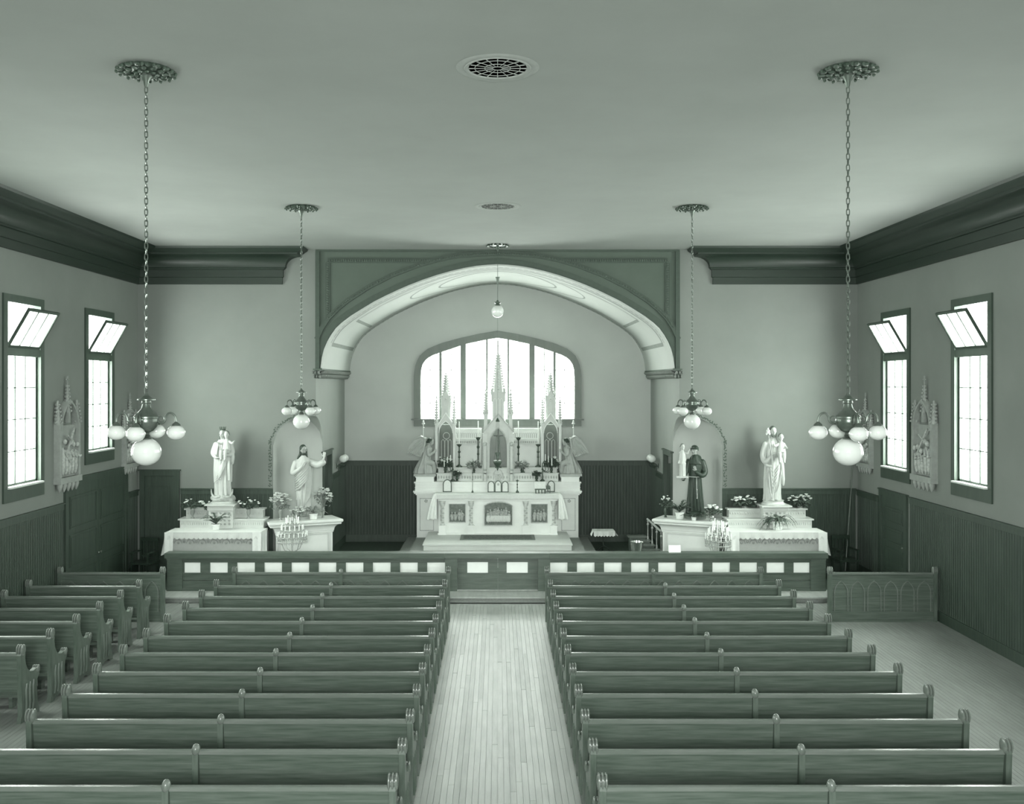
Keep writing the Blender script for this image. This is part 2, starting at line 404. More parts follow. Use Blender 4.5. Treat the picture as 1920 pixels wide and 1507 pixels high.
# wall as two halves around the window hole
wb = MB()
h0 = INN[0][0]; apx = INN[len(INN)//2]
Lh = [(-5.2, 0), (0, 0), (0, INN[0][1])]+INN[:len(INN)//2+1]+[(0, 7.4), (-5.2, 7.4)]
Rh = [(-a, b) for a, b in Lh]
for q in (Lh, Rh): wb.add([(a, YB, b) for a, b in q], [tuple(range(len(q)))])
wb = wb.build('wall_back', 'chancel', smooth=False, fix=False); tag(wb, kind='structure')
wn = thing('window_1', None, None, (0, YB, INN[0][1]), kind='structure')
half = len(OUTW)//2
def ring(o, i, y0, y1):
    m = MB(); 
    # resample both outlines to same count by angle from the centre of the sill
    c = Vector((0, INN[0][1]))
    def ray(pts, a):
        d = Vector((math.cos(a), math.sin(a))); best = None
        for p, q in zip(pts, pts[1:]):
            p = Vector(p)-c; q = Vector(q)-c; e = q-p; den = d.x*e.y-d.y*e.x
            if abs(den) < 1e-9: continue
            t = (p.x*e.y-p.y*e.x)/den; u = (p.x*d.y-p.y*d.x)/den
            if t > 0 and -1e-6 <= u <= 1+1e-6: best = t if best is None else max(best, t)
        return (c+d*best) if best else None
    N = 60; prev = None
    for k in range(N+1):
        a = PI*k/N; a = min(max(a, .002), PI-.002); P1 = ray(o, a); P2 = ray(i, a)
        if prev and P1 and P2: m.prism([tuple(prev[0]), tuple(P1), tuple(P2), tuple(prev[1])], y0, y1)
        prev = (P1, P2)
    return m
ring(OUTW, INN, YB-.07, YB+.06).build('window_frame', 'casing2', wn)
x0 = OUTW[0][0]
MB().box(x0, -x0, YB-.06, YB-.002, c2(0, 799)[1], c2(0, 787)[1]).build('apron', 'casing2', wn)
MB().box(x0-.07, -x0+.07, YB-.12, YB-.002, c2(0, 787.5)[1], c2(0, 785.2)[1]).build('window_sill', 'casing2', wn)
def ztop(x):
    for (a, b), (c, d) in zip(INN, INN[1:]):
        if min(a, c)-1e-9 <= x <= max(a, c)+1e-9 and abs(a-c) > 1e-6: return b+(d-b)*(x-a)/(c-a)
    return INN[1][1]
zb = INN[0][1]
muls = [(863.9, 874), (992.6, 1003), (824.3, 828.8), (911.6, 915), (951.9, 955.4), (1038, 1042.5)]
for i, (a, b) in enumerate(muls):
    xa, xb = (a-933.5)*k2, (b-933.5)*k2
    MB().prism([(xa, zb), (xb, zb), (xb, ztop(xb)), (xa, ztop(xa))], YB-.05 if i < 2 else YB-.03, YB+.05).build('mullion', 'casing2', wn)
cols = [789.8, 807.4, 826.5, 846.6, 869, 893.4, 913.3, 933.5, 953.6, 973.6, 998, 1020.9, 1040.2, 1059.3, 1077.2]
colx = [(c-933.5)*k2 for c in cols]
rowz = [zb]+[HC-(v-VY)*k2 for v in (755.4, 725, 693.4, 664)]+[HC-(630-VY)*k2]
mu = MB()
for c in colx[1:-1]: mu.box(c-.011, c+.011, YB+.0, YB+.025, zb, ztop(c))
for z in rowz[1:-1]:
    xs = [c for c in [i*.02-2.2 for i in range(221)] if abs(c) < -INN[0][0] and ztop(c) > z]
    if xs: mu.box(min(xs), max(xs), YB+.002, YB+.023, z-.008, z+.008)
mu.build('lead_bars', 'casing2', wn)
def clip(poly, conv):
    out = poly
    n_ = len(conv)
    for i in range(n_):
        a = Vector(conv[i]); b = Vector(conv[(i+1) % n_]); res = []
        def ins(p): return (b.x-a.x)*(p[1]-a.y)-(b.y-a.y)*(p[0]-a.x) <= 1e-9
        for j in range(len(out)):
            p, q = out[j-1], out[j]
            if ins(q):
                if not ins(p): res.append(isect(p, q, a, b))
                res.append(q)
            elif ins(p): res.append(isect(p, q, a, b))
        out = res
        if not out: return []
    return out
def isect(p, q, a, b):
    p = Vector(p); q = Vector(q); r = q-p; s_ = b-a; t = ((a-p).x*s_.y-(a-p).y*s_.x)/(r.x*s_.y-r.y*s_.x); v = p+r*t; return (v.x, v.y)
for ca, cb in zip(colx, colx[1:]):
    for ra, rb in zip(rowz, rowz[1:]):
        q = clip([(ca+.006, ra+.005), (ca+.006, rb-.005), (cb-.006, rb-.005), (cb-.006, ra+.005)], INN)
        if len(q) >= 3: MB().prism(q, YB+.008, YB+.014).build('pane', 'glass', wn, smooth=False)

# beadboard wainscot helper: boards with grooves, one object per run
def boards_x(x0, x1, y, z0, z1, dirn=-1, w=.085):
    m = MB(); x = x0
    while x < x1-.01:
        e = min(x+w, x1); m.box(x+.005, e-.005, *sorted((y, y+dirn*.024)), z0, z1)
        m.tube([((x+e)/2, y+dirn*.024, z0), ((x+e)/2, y+dirn*.024, z1)], .008, 5); x = e
    m.box(x0, x1, *sorted((y, y+dirn*.012)), z0, z1)
    return m
def boards_y(y0, y1, x, z0, z1, dirn, w=.085):
    m = boards_x(y0, y1, 0, z0, z1, 1, w); m.v = [(x+dirn*b, a, c) for a, b, c in m.v]; return m
def wains_x(parent, x0, x1, y, z0, z1, dirn=-1):
    tag(boards_x(x0, x1, y, z0+.2, z1-.12, dirn).build('wainscot_boards', 'wainscot', parent, smooth=False), kind='stuff')
    MB().box(x0, x1, *sorted((y, y+dirn*.04)), z0, z0+.2).build('base_rail', 'wainscot', parent)
    MB().box(x0, x1, *sorted((y, y+dirn*.04)), z1-.14, z1-.02).build('top_rail', 'wainscot', parent)
    MB().box(x0, x1, *sorted((y, y+dirn*.07)), z1-.025, z1).build('cap_rail', 'casing', parent)
def wains_y(parent, y0, y1, x, z0, z1, dirn):
    tag(boards_y(y0, y1, x, z0+.2, z1-.12, dirn).build('wainscot_boards', 'wainscot', parent, smooth=False), kind='stuff')
    MB().box(*sorted((x, x+dirn*.04)), y0, y1, z0, z0+.2).build('base_rail', 'wainscot', parent)
    MB().box(*sorted((x, x+dirn*.04)), y0, y1, z1-.14, z1-.02).build('top_rail', 'wainscot', parent)
    MB().box(*sorted((x, x+dirn*.07)), y0, y1, z1-.025, z1).build('cap_rail', 'casing', parent)
wains_x(wb, -JX, JX, YB-.001, PLAT, 2.417)
for s, nm in ((-1, 'wall_chancel_left'), (1, 'wall_chancel_right')):
    wj = bpy.data.objects[nm]
    wains_y(wj, 26.0, 27.04, s*(JX-.001), PLAT, 2.40, -s)
    wains_y(wj, 24.96, 25.99, s*(JX-.001), PLAT, 2.23, -s)
wains_x(wf, -7.52, -NL, D-.001, PLAT, 2.105); wains_x(wf, NL, W-.05, D-.001, PLAT, 2.105)

# side walls with window holes (strips), all windows the same except the short first left one
def side_wall(s):
    x = s*W; m = MB(); edges = []
    y = -5
    def q(y0, y1, z0, z1): m.add([(x, y0, z0), (x, y1, z0), (x, y1, z1), (x, y0, z1)], [(0, 1, 2, 3)])
    for wy in reversed(WIN_Y):
        a, b = wy-.6, wy+.6; z0 = 3.16 if (s < 0 and wy == 20.6) else 2.77
        q(y, a, 0, ZC); q(a, b, 0, z0); q(a, b, 6.02, ZC); y = b
    q(y, D, 0, ZC)
    o = m.build('wall_left' if s < 0 else 'wall_right', 'wall', smooth=False, fix=False); tag(o, kind='structure'); return o
wl = side_wall(-1); wr = side_wall(1)
wnn = 2
def side_window(s, wy, full):
    global wnn
    z0 = 3.16 if (s < 0 and wy == 20.6) else 2.77; z1 = 6.02; a, b = wy-.6, wy+.6; x = s*W
    t = thing('window_%d' % wnn, None, None, (x, wy, z0), kind='structure'); wnn += 1
    def bx(p0, p1, ya, yb, za, zb_): return MB().box(*sorted((x-s*p0, x-s*p1)), ya, yb, za, zb_)
    def bx_(m, p0, p1, ya, yb, za, zb_): return m.box(*sorted((x-s*p0, x-s*p1)), ya, yb, za, zb_)
    cs = MB()
    bx_(cs, -.12, .035, a-.14, a, z0-.26, z1+.14); bx_(cs, -.12, .035, b, b+.14, z0-.26, z1+.14); bx_(cs, -.12, .035, a, b, z1, z1+.14)
    bx_(cs, -.0, .035, a, b, z0-.26, z0-.02); bx_(cs, -.12, .0, a, b, z0-.06, z0); bx_(cs, -.10, .02, a, b, 5.08, 5.22)
    for q in (a, b-.05): bx_(cs, -.08, -.04, q, q+.05, z0, 5.08)
    bx_(cs, -.08, -.04, a, b, z0, z0+.05)
    cs.build('window_frame', 'casing', t)
    bx(-.12, .09, a-.02, b+.02, z0-.02, z0+.012).build('window_sill', 'white2', t)
    if not full:
        bx(-.07, -.065, a, b, z0, z1).build('pane', 'glass', t); return
    mun = MB(); cy = [a+.05+(1.1)*i/3 for i in range(4)]; nr = 4; cz = [z0+.05+(5.08-z0-.05)*i/nr for i in range(nr+1)]
    for c in cy[1:-1]: bx_(mun, -.07, -.045, c-.014, c+.014, z0, 5.08)
    for c in cz[1:-1]: bx_(mun, -.066, -.05, a, b, c-.008, c+.008)
    mun.build('muntins', 'casing', t)
    for i in range(3):
        for j in range(nr): bx(-.060, -.056, cy[i]+.014, cy[i+1]-.014, cz[j]+.008, cz[j+1]-.008).build('pane', 'glass', t, smooth=False)
    # hopper sash leaning into the room, hinged on the transom
    hs = MB(); Lh = .78
    def place(o):
        o.rotation_euler = (0, -s*math.radians(30), 0); o.location = Vector((x-s*.0, wy, 5.23))-Vector(t['_w'])
    h = MB()
    h.box(-.02, .02, -.58, .58, 0, .05); h.box(-.02, .02, -.58, .58, Lh-.05, Lh)
    for yy in (-.58, .53): h.box(-.02, .02, yy, yy+.05, .05, Lh-.05)
    for yy in (-.2, .17): h.box(-.014, .014, yy, yy+.03, .05, Lh-.05)
    ho = h.build('hopper_sash', 'casing', t, world=False); place(ho)
    for (u, v) in ((-.53, -.2), (-.17, .17), (.2, .53)):
        p = MB().box(-.003, .003, u, v, .05, Lh-.05).build('pane', 'frosted', ho, world=False, smooth=False)
for wy in WIN_Y:
    for s in (-1, 1): side_window(s, wy, wy > 16)
# wainscots of the side walls
wains_y(wl, -5, 18.85, -W+.001, 0, 2.25, 1); wains_y(wl, 22.15, D-.05, -W+.001, PLAT, 2.08, 1)
wains_y(wr, -5, 19.85, W-.001, 0, 2.25, -1); wains_y(wr, 21.5, D-.05, W-.001, PLAT, 2.08, -1)
# rear wall
rw = MB().add([(-W, -5, 0), (W, -5, 0), (W, -5, ZC), (-W, -5, ZC)], [(0, 1, 2, 3)]).build('wall_rear', 'wall', smooth=False, fix=False); tag(rw, kind='structure')
# cornices, mitred
CP = [(0, 6.94), (.06, 6.94), (.06, 7.10), (.085, 7.11), (.085, 7.28), (.12, 7.29), (.12, 7.31), (.15, 7.33)]
CP += [(.15+.33*(1-math.cos(PI/2*i/7)), 7.35+.24*math.sin(PI/2*i/7)) for i in range(8)]
CP += [(.50, 7.60), (.50, 7.64), (.55, 7.66), (.60, 7.70), (.64, 7.72), (.66, 7.767)]
XE = 5.16
for s in (-1, 1):
    m = MB(); nP = len(CP)
    for p, z in CP: m.v += [(s*(W-p), -5, z), (s*(W-p), D-p, z), (s*(XE-p), D-p, z), (s*(XE-p), D, z)]
    m.f += [(i*4+j, i*4+j+1, i*4+4+j+1, i*4+4+j) for i in range(nP-1) for j in range(3)]
    o = m.build('trim_4' if s < 0 else 'trim_5', 'cornice', ang=.4, fix=False); tag(o, kind='structure')

# doors: left double door (wall left), corner door (front wall), right panelled door
def door(nm, mk, W_, H_, leaves, rows, loc, rot, handle=True, glass=False):
    t = thing(nm, None, None, (0, 0, 0), kind='structure')
    c = .12
    fr = MB().box(-W_/2-c, -W_/2, -.05, 0, 0, H_+c).box(W_/2, W_/2+c, -.05, 0, 0, H_+c).box(-W_/2, W_/2, -.05, 0, H_, H_+c).box(-W_/2-c-.03, W_/2+c+.03, -.07, 0, H_+c, H_+c+.03)
    fr.build('door_frame', 'wainscot', t)
    lw = W_/leaves
    for i in range(leaves):
        x0 = -W_/2+i*lw; lf = MB().box(x0+.004, x0+lw-.004, -.022, 0, 0, H_-.004)
        lf = lf.build('door_leaf', 'wainscot', t)
        for j in range(rows):
            z0 = .15+j*(H_-.25)/rows; z1 = .15+(j+1)*(H_-.25)/rows-.12
            m = MB()
            for (a0, a1, b0, b1) in ((x0+.10, x0+lw-.10, z0, z0+.025), (x0+.10, x0+lw-.10, z1-.025, z1), (x0+.10, x0+.125, z0+.025, z1-.025), (x0+lw-.125, x0+lw-.10, z0+.025, z1-.025)):
                m.box(a0, a1, -.036, -.02, b0, b1)
            m.box(x0+.16, x0+lw-.16, -.03, -.02, z0+.06, z1-.06)
            m.build('panel', 'wainscot', lf)
        MB().ell((x0+(lw-.06 if i == 0 else .06), -.055, 1.0), .028, 8, 6).tube([(x0+(lw-.06 if i == 0 else .06), -.02, 1.0), (x0+(lw-.06 if i == 0 else .06), -.05, 1.0)], .01, 6).build('door_knob', 'brass', lf)
    t.location = loc; t.rotation_euler = (0, 0, rot); return t
door('door_3', None, 2.95, 2.55, 2, 3, (-W, 20.5, .0), PI/2)
door('door_4', None, .70, 2.40-.13, 1, 2, (-8.02, D, PLAT), 0)
door('door_5', None, 1.2, 2.12-.13, 1, 4, (W, 20.7, PLAT), -PI/2)

# ceiling grilles
def grille(Y, lab):
    t = thing('ceiling_grille', lab, 'vent', (0, Y, ZC), group='round plaster ventilation grilles along the middle of the ceiling')
    rg = MB().lathe([(.295, ZC-.001), (.305, ZC-.012), (.33, ZC-.016), (.34, ZC-.008), (.37, ZC-.014), (.40, ZC-.010), (.42, ZC)], (0, Y), 48)
    rg.build('plaster_ring', 'grille', t)
    MB().lathe([(0, ZC-.003), (.29, ZC-.003)], (0, Y), 32).build('opening_shade_disc', 'black', t, fix=False)  # flat black disc, painted shade in place of a real hollow
    for k in range(16):
        a = 2*PI*k/16; c_, s_ = math.cos(a), math.sin(a)
        MB().tube([(.05*c_, Y+.05*s_, ZC-.006), (.2*c_, Y+.2*s_, ZC-.006), (.29*c_, Y+.29*s_, ZC-.006)], [.003, .004, .007], 5).build('spoke', 'grille', t)
    rr = MB()
    for r in (.05, .13, .23): rr.tube([(r*math.cos(2*PI*k/32), Y+r*math.sin(2*PI*k/32), ZC-.006) for k in range(32)], .004, 5, True)
    rr.build('grille_rings', 'grille', t)
grille(9.65, 'near round plaster grille with spokes in the middle of the ceiling')
grille(17.2, 'far round plaster grille in the ceiling, smaller in view, above the aisle')

# ============================================================ PEWS
Z_TOP = .95
def pew_end_mesh(t, x, thick=.06, side=1):
    prof = [(-.035, 0), (-.035, .05), (-.01, .10), (-.02, .5), (-.035, .86), (-.04, .92), (-.02, .955), (.02, .965), (.06, .955), (.085, .92), (.08, .86), (.10, .77), (.15, .69), (.22, .635), (.31, .615), (.39, .635), (.45, .635), (.49, .59), (.48, .53), (.43, .48), (.41, .40), (.42, .25), (.44, .12), (.48, .05), (.48, 0), (.36, 0), (.30, .04), (.14, .04), (.08, 0)]
    o = MB().prism(prof, x-thick/2, x+thick/2, 'x').build('bench_end', 'pew_end', t)
    sc_ = MB()
    for k in (-1, 0, 1):
        xx = x+k*.033
        sc_.ell((xx, .018, .985), (.019, .066, .080), 10, 10)
    sc_.prism([(.018+.045*math.cos(2*PI*i/12), .98+.055*math.sin(2*PI*i/12)) for i in range(12)], x-.042, x+.042, 'x')
    sc_.build('scroll_head', 'pew_rail', o)
    ar = MB()
    for k in (-1, 0, 1):
        xx = x+k*.03
        ar.ell((xx, .445, .61), (.018, .055, .058), 8, 8)
    ar.build('arm_scroll', 'pew_rail', o)
    lo = MB()
    for yy in (.10, .20, .30):
        lo.tube([(x+side*thick/2, yy-.02, .10), (x+side*thick/2, yy+.005, .22), (x+side*thick/2, yy, .42), (x+side*thick/2, yy+.02, .50)], [.02, .024, .02, .012], 6)
    lo.build('carved_ribs', 'pew_end', o)
    return o
def make_pew(L, mid=None, name='church_pew'):
    t = thing(name, 'x', 'pew')
    MB().prism([(.0, Z_TOP-.035), (.022, Z_TOP-.035), (.085, .40), (.060, .40)], .03, L-.03, 'x').build('backrest', 'pew', t)
    MB().prism([(-.015, Z_TOP-.04), (-.015, Z_TOP-.008), (-.005, Z_TOP), (.035, Z_TOP), (.04, Z_TOP-.01), (.04, Z_TOP-.04)], .03, L-.03, 'x').build('top_rail', 'pew_rail', t)
    MB().prism([(.07, .42), (.07, .45), (.46, .46), (.48, .445), (.46, .43)], .03, L-.03, 'x').build('seat', 'pew', t)
    pew_end_mesh(t, 0, side=-1); pew_end_mesh(t, L, side=1)
    if mid:
        o = MB().prism([(-.035, .36), (-.035, .88), (-.03, .92), (.03, .92), (.03, .86), (.08, .45), (.44, .43), (.42, .0), (.34, 0), (.30, .3), (.10, .34), (.08, 0), (0, 0)], mid-.03, mid+.03, 'x').build('middle_support', 'pew_end', t)
        MB().ell((mid, 0, .955), (.042, .052, .060), 12, 10).build('rounded_cap', 'pew_rail', o)
    # kneeler board on the floor behind the pew in front
    MB().box(.15, L-.15, .56, .72, .16, .20).box(.4, .45, .58, .70, .0, .16).box(L-.45, L-.4, .58, .70, .0, .16).build('kneeler', 'pew', t)
    return t
NUM = ['', 'first', 'second', 'third', 'fourth', 'fifth', 'sixth', 'seventh', 'eighth', 'ninth', 'tenth', 'eleventh', 'twelfth']
rows = {k: 17.29-.86*(k-2) for k in range(2, 13)}
PL = 4.12; p0 = make_pew(PL, 2.07); used = False
for k, Y in rows.items():
    lab = 'long dark oak pew left of the aisle, %s row counted from the altar rail' % NUM[k-1]
    if not used: p0.location = (-5.07, Y, 0); p0['label'] = lab; p0['group'] = 'long pews left of the aisle'; used = True
    else: copy_tree(p0, (-5.07, Y, 0), 0, lab, 'long pews left of the aisle')
    copy_tree(p0, (.95, Y, 0), 0, 'long dark oak pew right of the aisle, %s row counted from the altar rail' % NUM[k-1], 'long pews right of the aisle')
SL = W-.10-6.46; p1 = make_pew(SL, None); used = False
for k in range(2, 8):
    lab = 'short dark pew against the left wall, %s row counted from the altar rail' % NUM[k-1]
    if not used: p1.location = (-W+.10, rows[k], 0); p1['label'] = lab; p1['group'] = 'short pews along the left wall'; used = True
    else: copy_tree(p1, (-W+.10, rows[k], 0), 0, lab, 'short pews along the left wall')
def screen(x0, L, lab, mid=None, na=12, dark=False):
    t = thing('pew_screen', lab, 'screen', (x0, 18.5, 0), group='arcaded panel screens before the front pews')
    X, Y = x0, 18.5
    MB().box(X+.03, X+L-.03, Y+.01, Y+.03, .10, Z_TOP-.03).build('back_panel', 'pew', t)
    MB().box(X+.03, X+L-.03, Y-.015, Y+.045, Z_TOP-.035, Z_TOP).build('top_rail', 'pew_rail', t)
    MB().box(X+.03, X+L-.03, Y-.01, Y+.045, .04, .20).box(X+.03, X+L-.03, Y-.025, Y+.06, 0, .05).build('base_rail', 'pew', t)
    w = (L-.1)/na
    for i in range(na):
        c = X+.05+w*(i+.5); hw = w*.40; zs = .56; m = MB()
        pts = [(c-hw, .20), (c-hw, zs)]
        for q in range(1, 7): a = PI-(PI/3)*q/6; pts.append((c+hw+2*hw*math.cos(a), zs+2*hw*math.sin(a)))
        pts += [(2*c-a, b) for a, b in reversed(pts[:-1])]
        m.ribbon(pts, .018, Y-.004, Y+.012); m.build('pointed_arch', 'pew_rail', t)
    for xx, sd in ((X, -1), (X+L, 1)):
        o = MB().box(xx-.03, xx+.03, Y-.03, Y+.08, 0, .95).build('end_post', 'pew_end', t)
        s_ = MB()
        for k in (-1, 0, 1): s_.ell((xx+k*.033, Y+.02, .985), (.019, .066, .080), 10, 10)
        s_.prism([(Y+.02+.05*math.cos(2*PI*i/12), .985+.06*math.sin(2*PI*i/12)) for i in range(12)], xx-.04, xx+.04, 'x')
        s_.build('scroll_head', 'pew_rail', o)
    if mid:
        xx = X+mid; o = MB().box(xx-.03, xx+.03, Y-.03, Y+.06, 0, .96).build('middle_post', 'pew_end', t)
        MB().ell((xx, Y+.01, .965), (.042, .052, .060), 12, 10).build('rounded_cap', 'pew_rail', o)
screen(-5.07, PL, 'long low oak screen with pointed arches before the left pews', 2.05, 12)
screen(.95, PL, 'long low oak screen with pointed arches before the right pews', 2.05, 12)
screen(-W+.12, SL-.02, 'short dark oak screen at the left wall, beside the rail end', None, 6)
screen(6.41, W-.12-6.41, 'wide arcaded oak screen standing alone at the right wall', None, 6)

# ============================================================ COMMUNION RAIL
rail = thing('communion_rail', 'long dark wooden communion rail pierced by white linen panels', 'railing', (0, 20.72, PLAT))
RY = 20.68; RT = .95
def rx(v): return px(v, RY)
for (a, b, nm) in ((313, 834, 1), (1030, 1548, 1)):
    xa, xb = rx(a), rx(b)
    MB().box(xa-(.02 if a < 900 else 0), xb+(.02 if a > 900 else 0), RY-.10, RY+.18, RT-.11, RT).build('cap_rail', 'rail_wood', rail)
    MB().box(xa, xb, RY-.04, RY+.10, RT-.16, RT-.11).build('cap_moulding', 'rail_wood', rail)
    MB().box(xa, xb, RY-.0, RY+.05, .67+.065, RT-.15).build('upper_rail', 'rail_wood', rail)
    MB().box(xa, xb, RY-.0, RY+.05, .36, .50).build('lower_board', 'rail_wood', rail)
    MB().box(xa, xb, RY-.0, RY+.05, PLAT, .345).build('lower_board', 'rail_wood', rail)
    MB().box(xa, xb, RY-.02, RY+.07, .495, .515).box(xa, xb, RY-.03, RY+.08, PLAT, PLAT+.06).build('ledge', 'rail_wood', rail)
    st_ = 345 if a < 900 else 1031
    ed = []
    for i in range(10):
        l = st_+50.8*i if a > 900 else (345.6 if i == 0 else 393.8+50.9*(i-1)); r = l+33 if not (a < 900 and i == 0) else 375.6
        if i == 9 and a > 900: l, r = 1488, 1518
        ed.append((rx(l), rx(r)))
        MB().box(rx(l)-.01, rx(r)+.01, RY+.025, RY+.045, .515, .74).build('linen_panel', 'panel_white', rail)
    prev = xa
    for l, r in ed+[(xb, xb)]:
        if l-prev > .01: MB().box(prev, l, RY+.0, RY+.052, .51, .74).build('stile', 'rail_wood', rail)
        prev = r
for xx, w in ((rx(329), .16), (rx(1533), .16)):
    MB().box(xx-w, xx+w, RY-.05, RY+.13, PLAT, RT-.1).build('end_post', 'rail_wood', rail)
for c in (846, 1020):
    MB().box(rx(c)-.13, rx(c)+.13, RY-.06, RY+.14, PLAT, RT-.112).build('gate_post', 'rail_wood', rail)
gate = thing('rail_gate', 'pair of low wooden gates closing the rail at the aisle end', 'gate', (0, RY, PLAT))
ga, gb = rx(858), rx(1009)
MB().box(rx(834)+.002, rx(1030)-.002, RY-.10, RY+.18, RT-.11, RT).build('cap_rail', 'rail_wood', gate)
for (u0, u1, w0, w1) in ((ga, (ga+gb)/2-.005, 876, 915), ((ga+gb)/2+.005, gb, 950, 989.6)):
    lf = MB().box(u0, u1, RY+.02, RY+.05, PLAT+.02, .50).box(u0, u1, RY+.02, RY+.05, .74, RT-.11).box(u0, rx(w0), RY+.02, RY+.05, .5, .74).box(rx(w1), u1, RY+.02, RY+.05, .5, .74).build('gate_leaf', 'rail_wood', gate)
    MB().box(rx(w0)-.01, rx(w1)+.01, RY+.028, RY+.046, .49, .75).build('linen_panel', 'panel_white', lf)
    MB().box(u0, u1, RY+.005, RY+.02, .495, .51).box(u0, u1, RY+.005, RY+.02, .345, .36).box(u0, u1, RY+.005, RY+.02, .745, .76).build('ledge', 'rail_wood', lf)

# ============================================================ HIGH ALTAR
steps = thing('altar_steps', 'three broad pale steps with carpeted treads under the high altar', 'steps', (0, 25, PLAT))
for (hw, yf, z0, z1, mt) in ((2.50, 23.2, PLAT, .29, 'carpet'), (2.16, 23.5, .29, .44, 'carpet'), (1.84, 23.8, .44, .60, 'marble')):
    MB().box(-hw, hw, yf+.03, 26.9 if z0 < .2 else 25.86, z0, z1-.03).build('riser', 'marble', steps)
    MB().box(-hw-.02, hw+.02, yf, 26.9 if z0 < .2 else 25.86, z1-.03, z1).build('tread', 'carpet' if mt == 'carpet' else 'marble', steps)
MB().box(-1.80, 1.80, 23.95, 25.85, .60, .606).build('step_runner', 'marble', steps)
rug = thing('altar_rug', 'dark patterned rug laid before the high altar on the top step', 'rug', (0, 24.8, .606))
MB().box(-.96, .96, 24.42, 25.22, .606, .618).build('rug_field', 'rug', rug)
MB().box(-.96, .96, 24.42, 24.50, .618, .621).box(-.96, .96, 25.14, 25.22, .618, .621).box(-.96, -.88, 24.5, 25.14, .618, .621).box(.88, .96, 24.5, 25.14, .618, .621).build('rug_border', 'rug_border', rug)

ha = thing('high_altar', 'tall white carved high altar with spires before the arched window', 'altar', (0, 26.0, .29))
CX = px(934.4, 26.0)
AF = 25.27
# table
AW = 1.56
MB().box(-AW, AW, AF+.07, 25.9, .60, 1.56).build('altar_front', 'white', ha)
MB().box(-AW-.02, AW+.02, AF+.02, 25.9, .60, .645).build('plinth', 'white', ha)
MB().box(-1.66, 1.66, AF-.06, 25.9, 1.60, 1.665).box(-1.62, 1.62, AF-.02, 25.9, 1.545, 1.60).box(-1.58, 1.58, AF+.02, 25.9, 1.50, 1.545).build('mensa_slab', 'white', ha)
def zx(v): return px(740+v/4.923, AF)-CX*0
def zz(v): return pz(780+v/4.923, AF)
for (a, b) in ((410, 470), (675, 735), (1180, 1240), (1440, 1500)):
    c = (zx(a)+zx(b))/2
    p = MB().box(c-.088, c+.088, AF-.0, AF+.1, .60, .84).box(c-.10, c+.10, AF-.015, AF+.1, .60, .64).box(c-.10, c+.10, AF-.012, AF+.1, .82, .85).build('pilaster', 'white', ha)
    MB().lathe([(.055, .85), (.062, .88), (.045, .90), (.043, 1.34), (.06, 1.36), (.075, 1.42), (.085, 1.50)], (c, AF+.06), 12).build('column', 'white2', p)
    sw = MB()
    for k in range(7): sw.ell((c+.02*(-1)**k, AF+.012, .93+k*.062), (.034, .014, .026), 6, 4)
    for k in (-1, 0, 1): sw.ell((c+.045*k, AF+.0, 1.45), (.028, .02, .045), 6, 4)
    sw.build('carved_vine', 'gilt', p)
def relief(cx, z0, z1, hw, arch, parent, y, n, seed, nm):
    rr = random.Random(seed)
    if arch:
        pts = [(cx-hw, z0), (cx-hw, z1-.09)]+[(cx-hw*math.cos(PI*k/12)*.9, z1-.09+.09*math.sin(PI*k/12)) for k in range(1, 12)]+[(cx+hw, z1-.09), (cx+hw, z0)]
    else: pts = [(cx-hw, z0), (cx-hw, z1), (cx+hw, z1), (cx+hw, z0)]
    o = MB().prism(pts, y-.012, y+.02).build(nm, 'relief_dark', parent)
    MB().ribbon(pts+[pts[0]], .022, y-.03, y+.0).build('panel_frame', 'gilt', o)
    fg = MB()
    for k in range(n):
        x = cx-hw*.8+1.6*hw*(k+.5)/n+rr.uniform(-.01, .01); h = (z1-z0)*rr.uniform(.45, .68); zb_ = z0+(z1-z0)*.10
        if arch and 1 <= k < n-1: zb_ = z0+(z1-z0)*.40; h = (z1-z0)*rr.uniform(.28, .40)
        lean = rr.uniform(-.02, .02)
        fg.ell((x, y-.02, zb_+h*.36), (.045, .03, h*.40), 8, 6); fg.ell((x+lean*.5, y-.025, zb_+h*.62), (.045, .028, h*.16), 8, 6); fg.ell((x+lean, y-.035, zb_+h*.88), (.024, .024, .030), 8, 6); fg.tube([(x+.04, y-.035, zb_+h*.66), (x+.06, y-.05, zb_+h*.5), (x+.03, y-.055, zb_+h*.42)], .012, 5)
        fg.tube([(x-.03, y-.03, zb_+h*.6), (x-.05, y-.04, zb_+h*.42), (x-.02, y-.05, zb_+h*.4)], .01, 5)
    fg.build('relief_figures', 'relief', o)
    if arch:
        tb = MB().box(cx-hw*.82, cx+hw*.82, y-.05, y-.02, z0+.10, z0+(z1-z0)*.42)
        for k in range(14): tb.ell((cx-hw*.8+hw*1.6*k/13, y-.05, z0+.16), (.03, .012, .08), 6, 4)
        tb.build('relief_tablecloth', 'white2', o)
relief(zx(957), zz(1008), zz(795), .365, True, ha, AF+.05, 9, 3, 'supper_relief')
relief(zx(577), zz(980), zz(812), .215, False, ha, AF+.05, 4, 4, 'side_relief')
relief(zx(1335), zz(984), zz(813), .215, False, ha, AF+.05, 4, 5, 'side_relief')
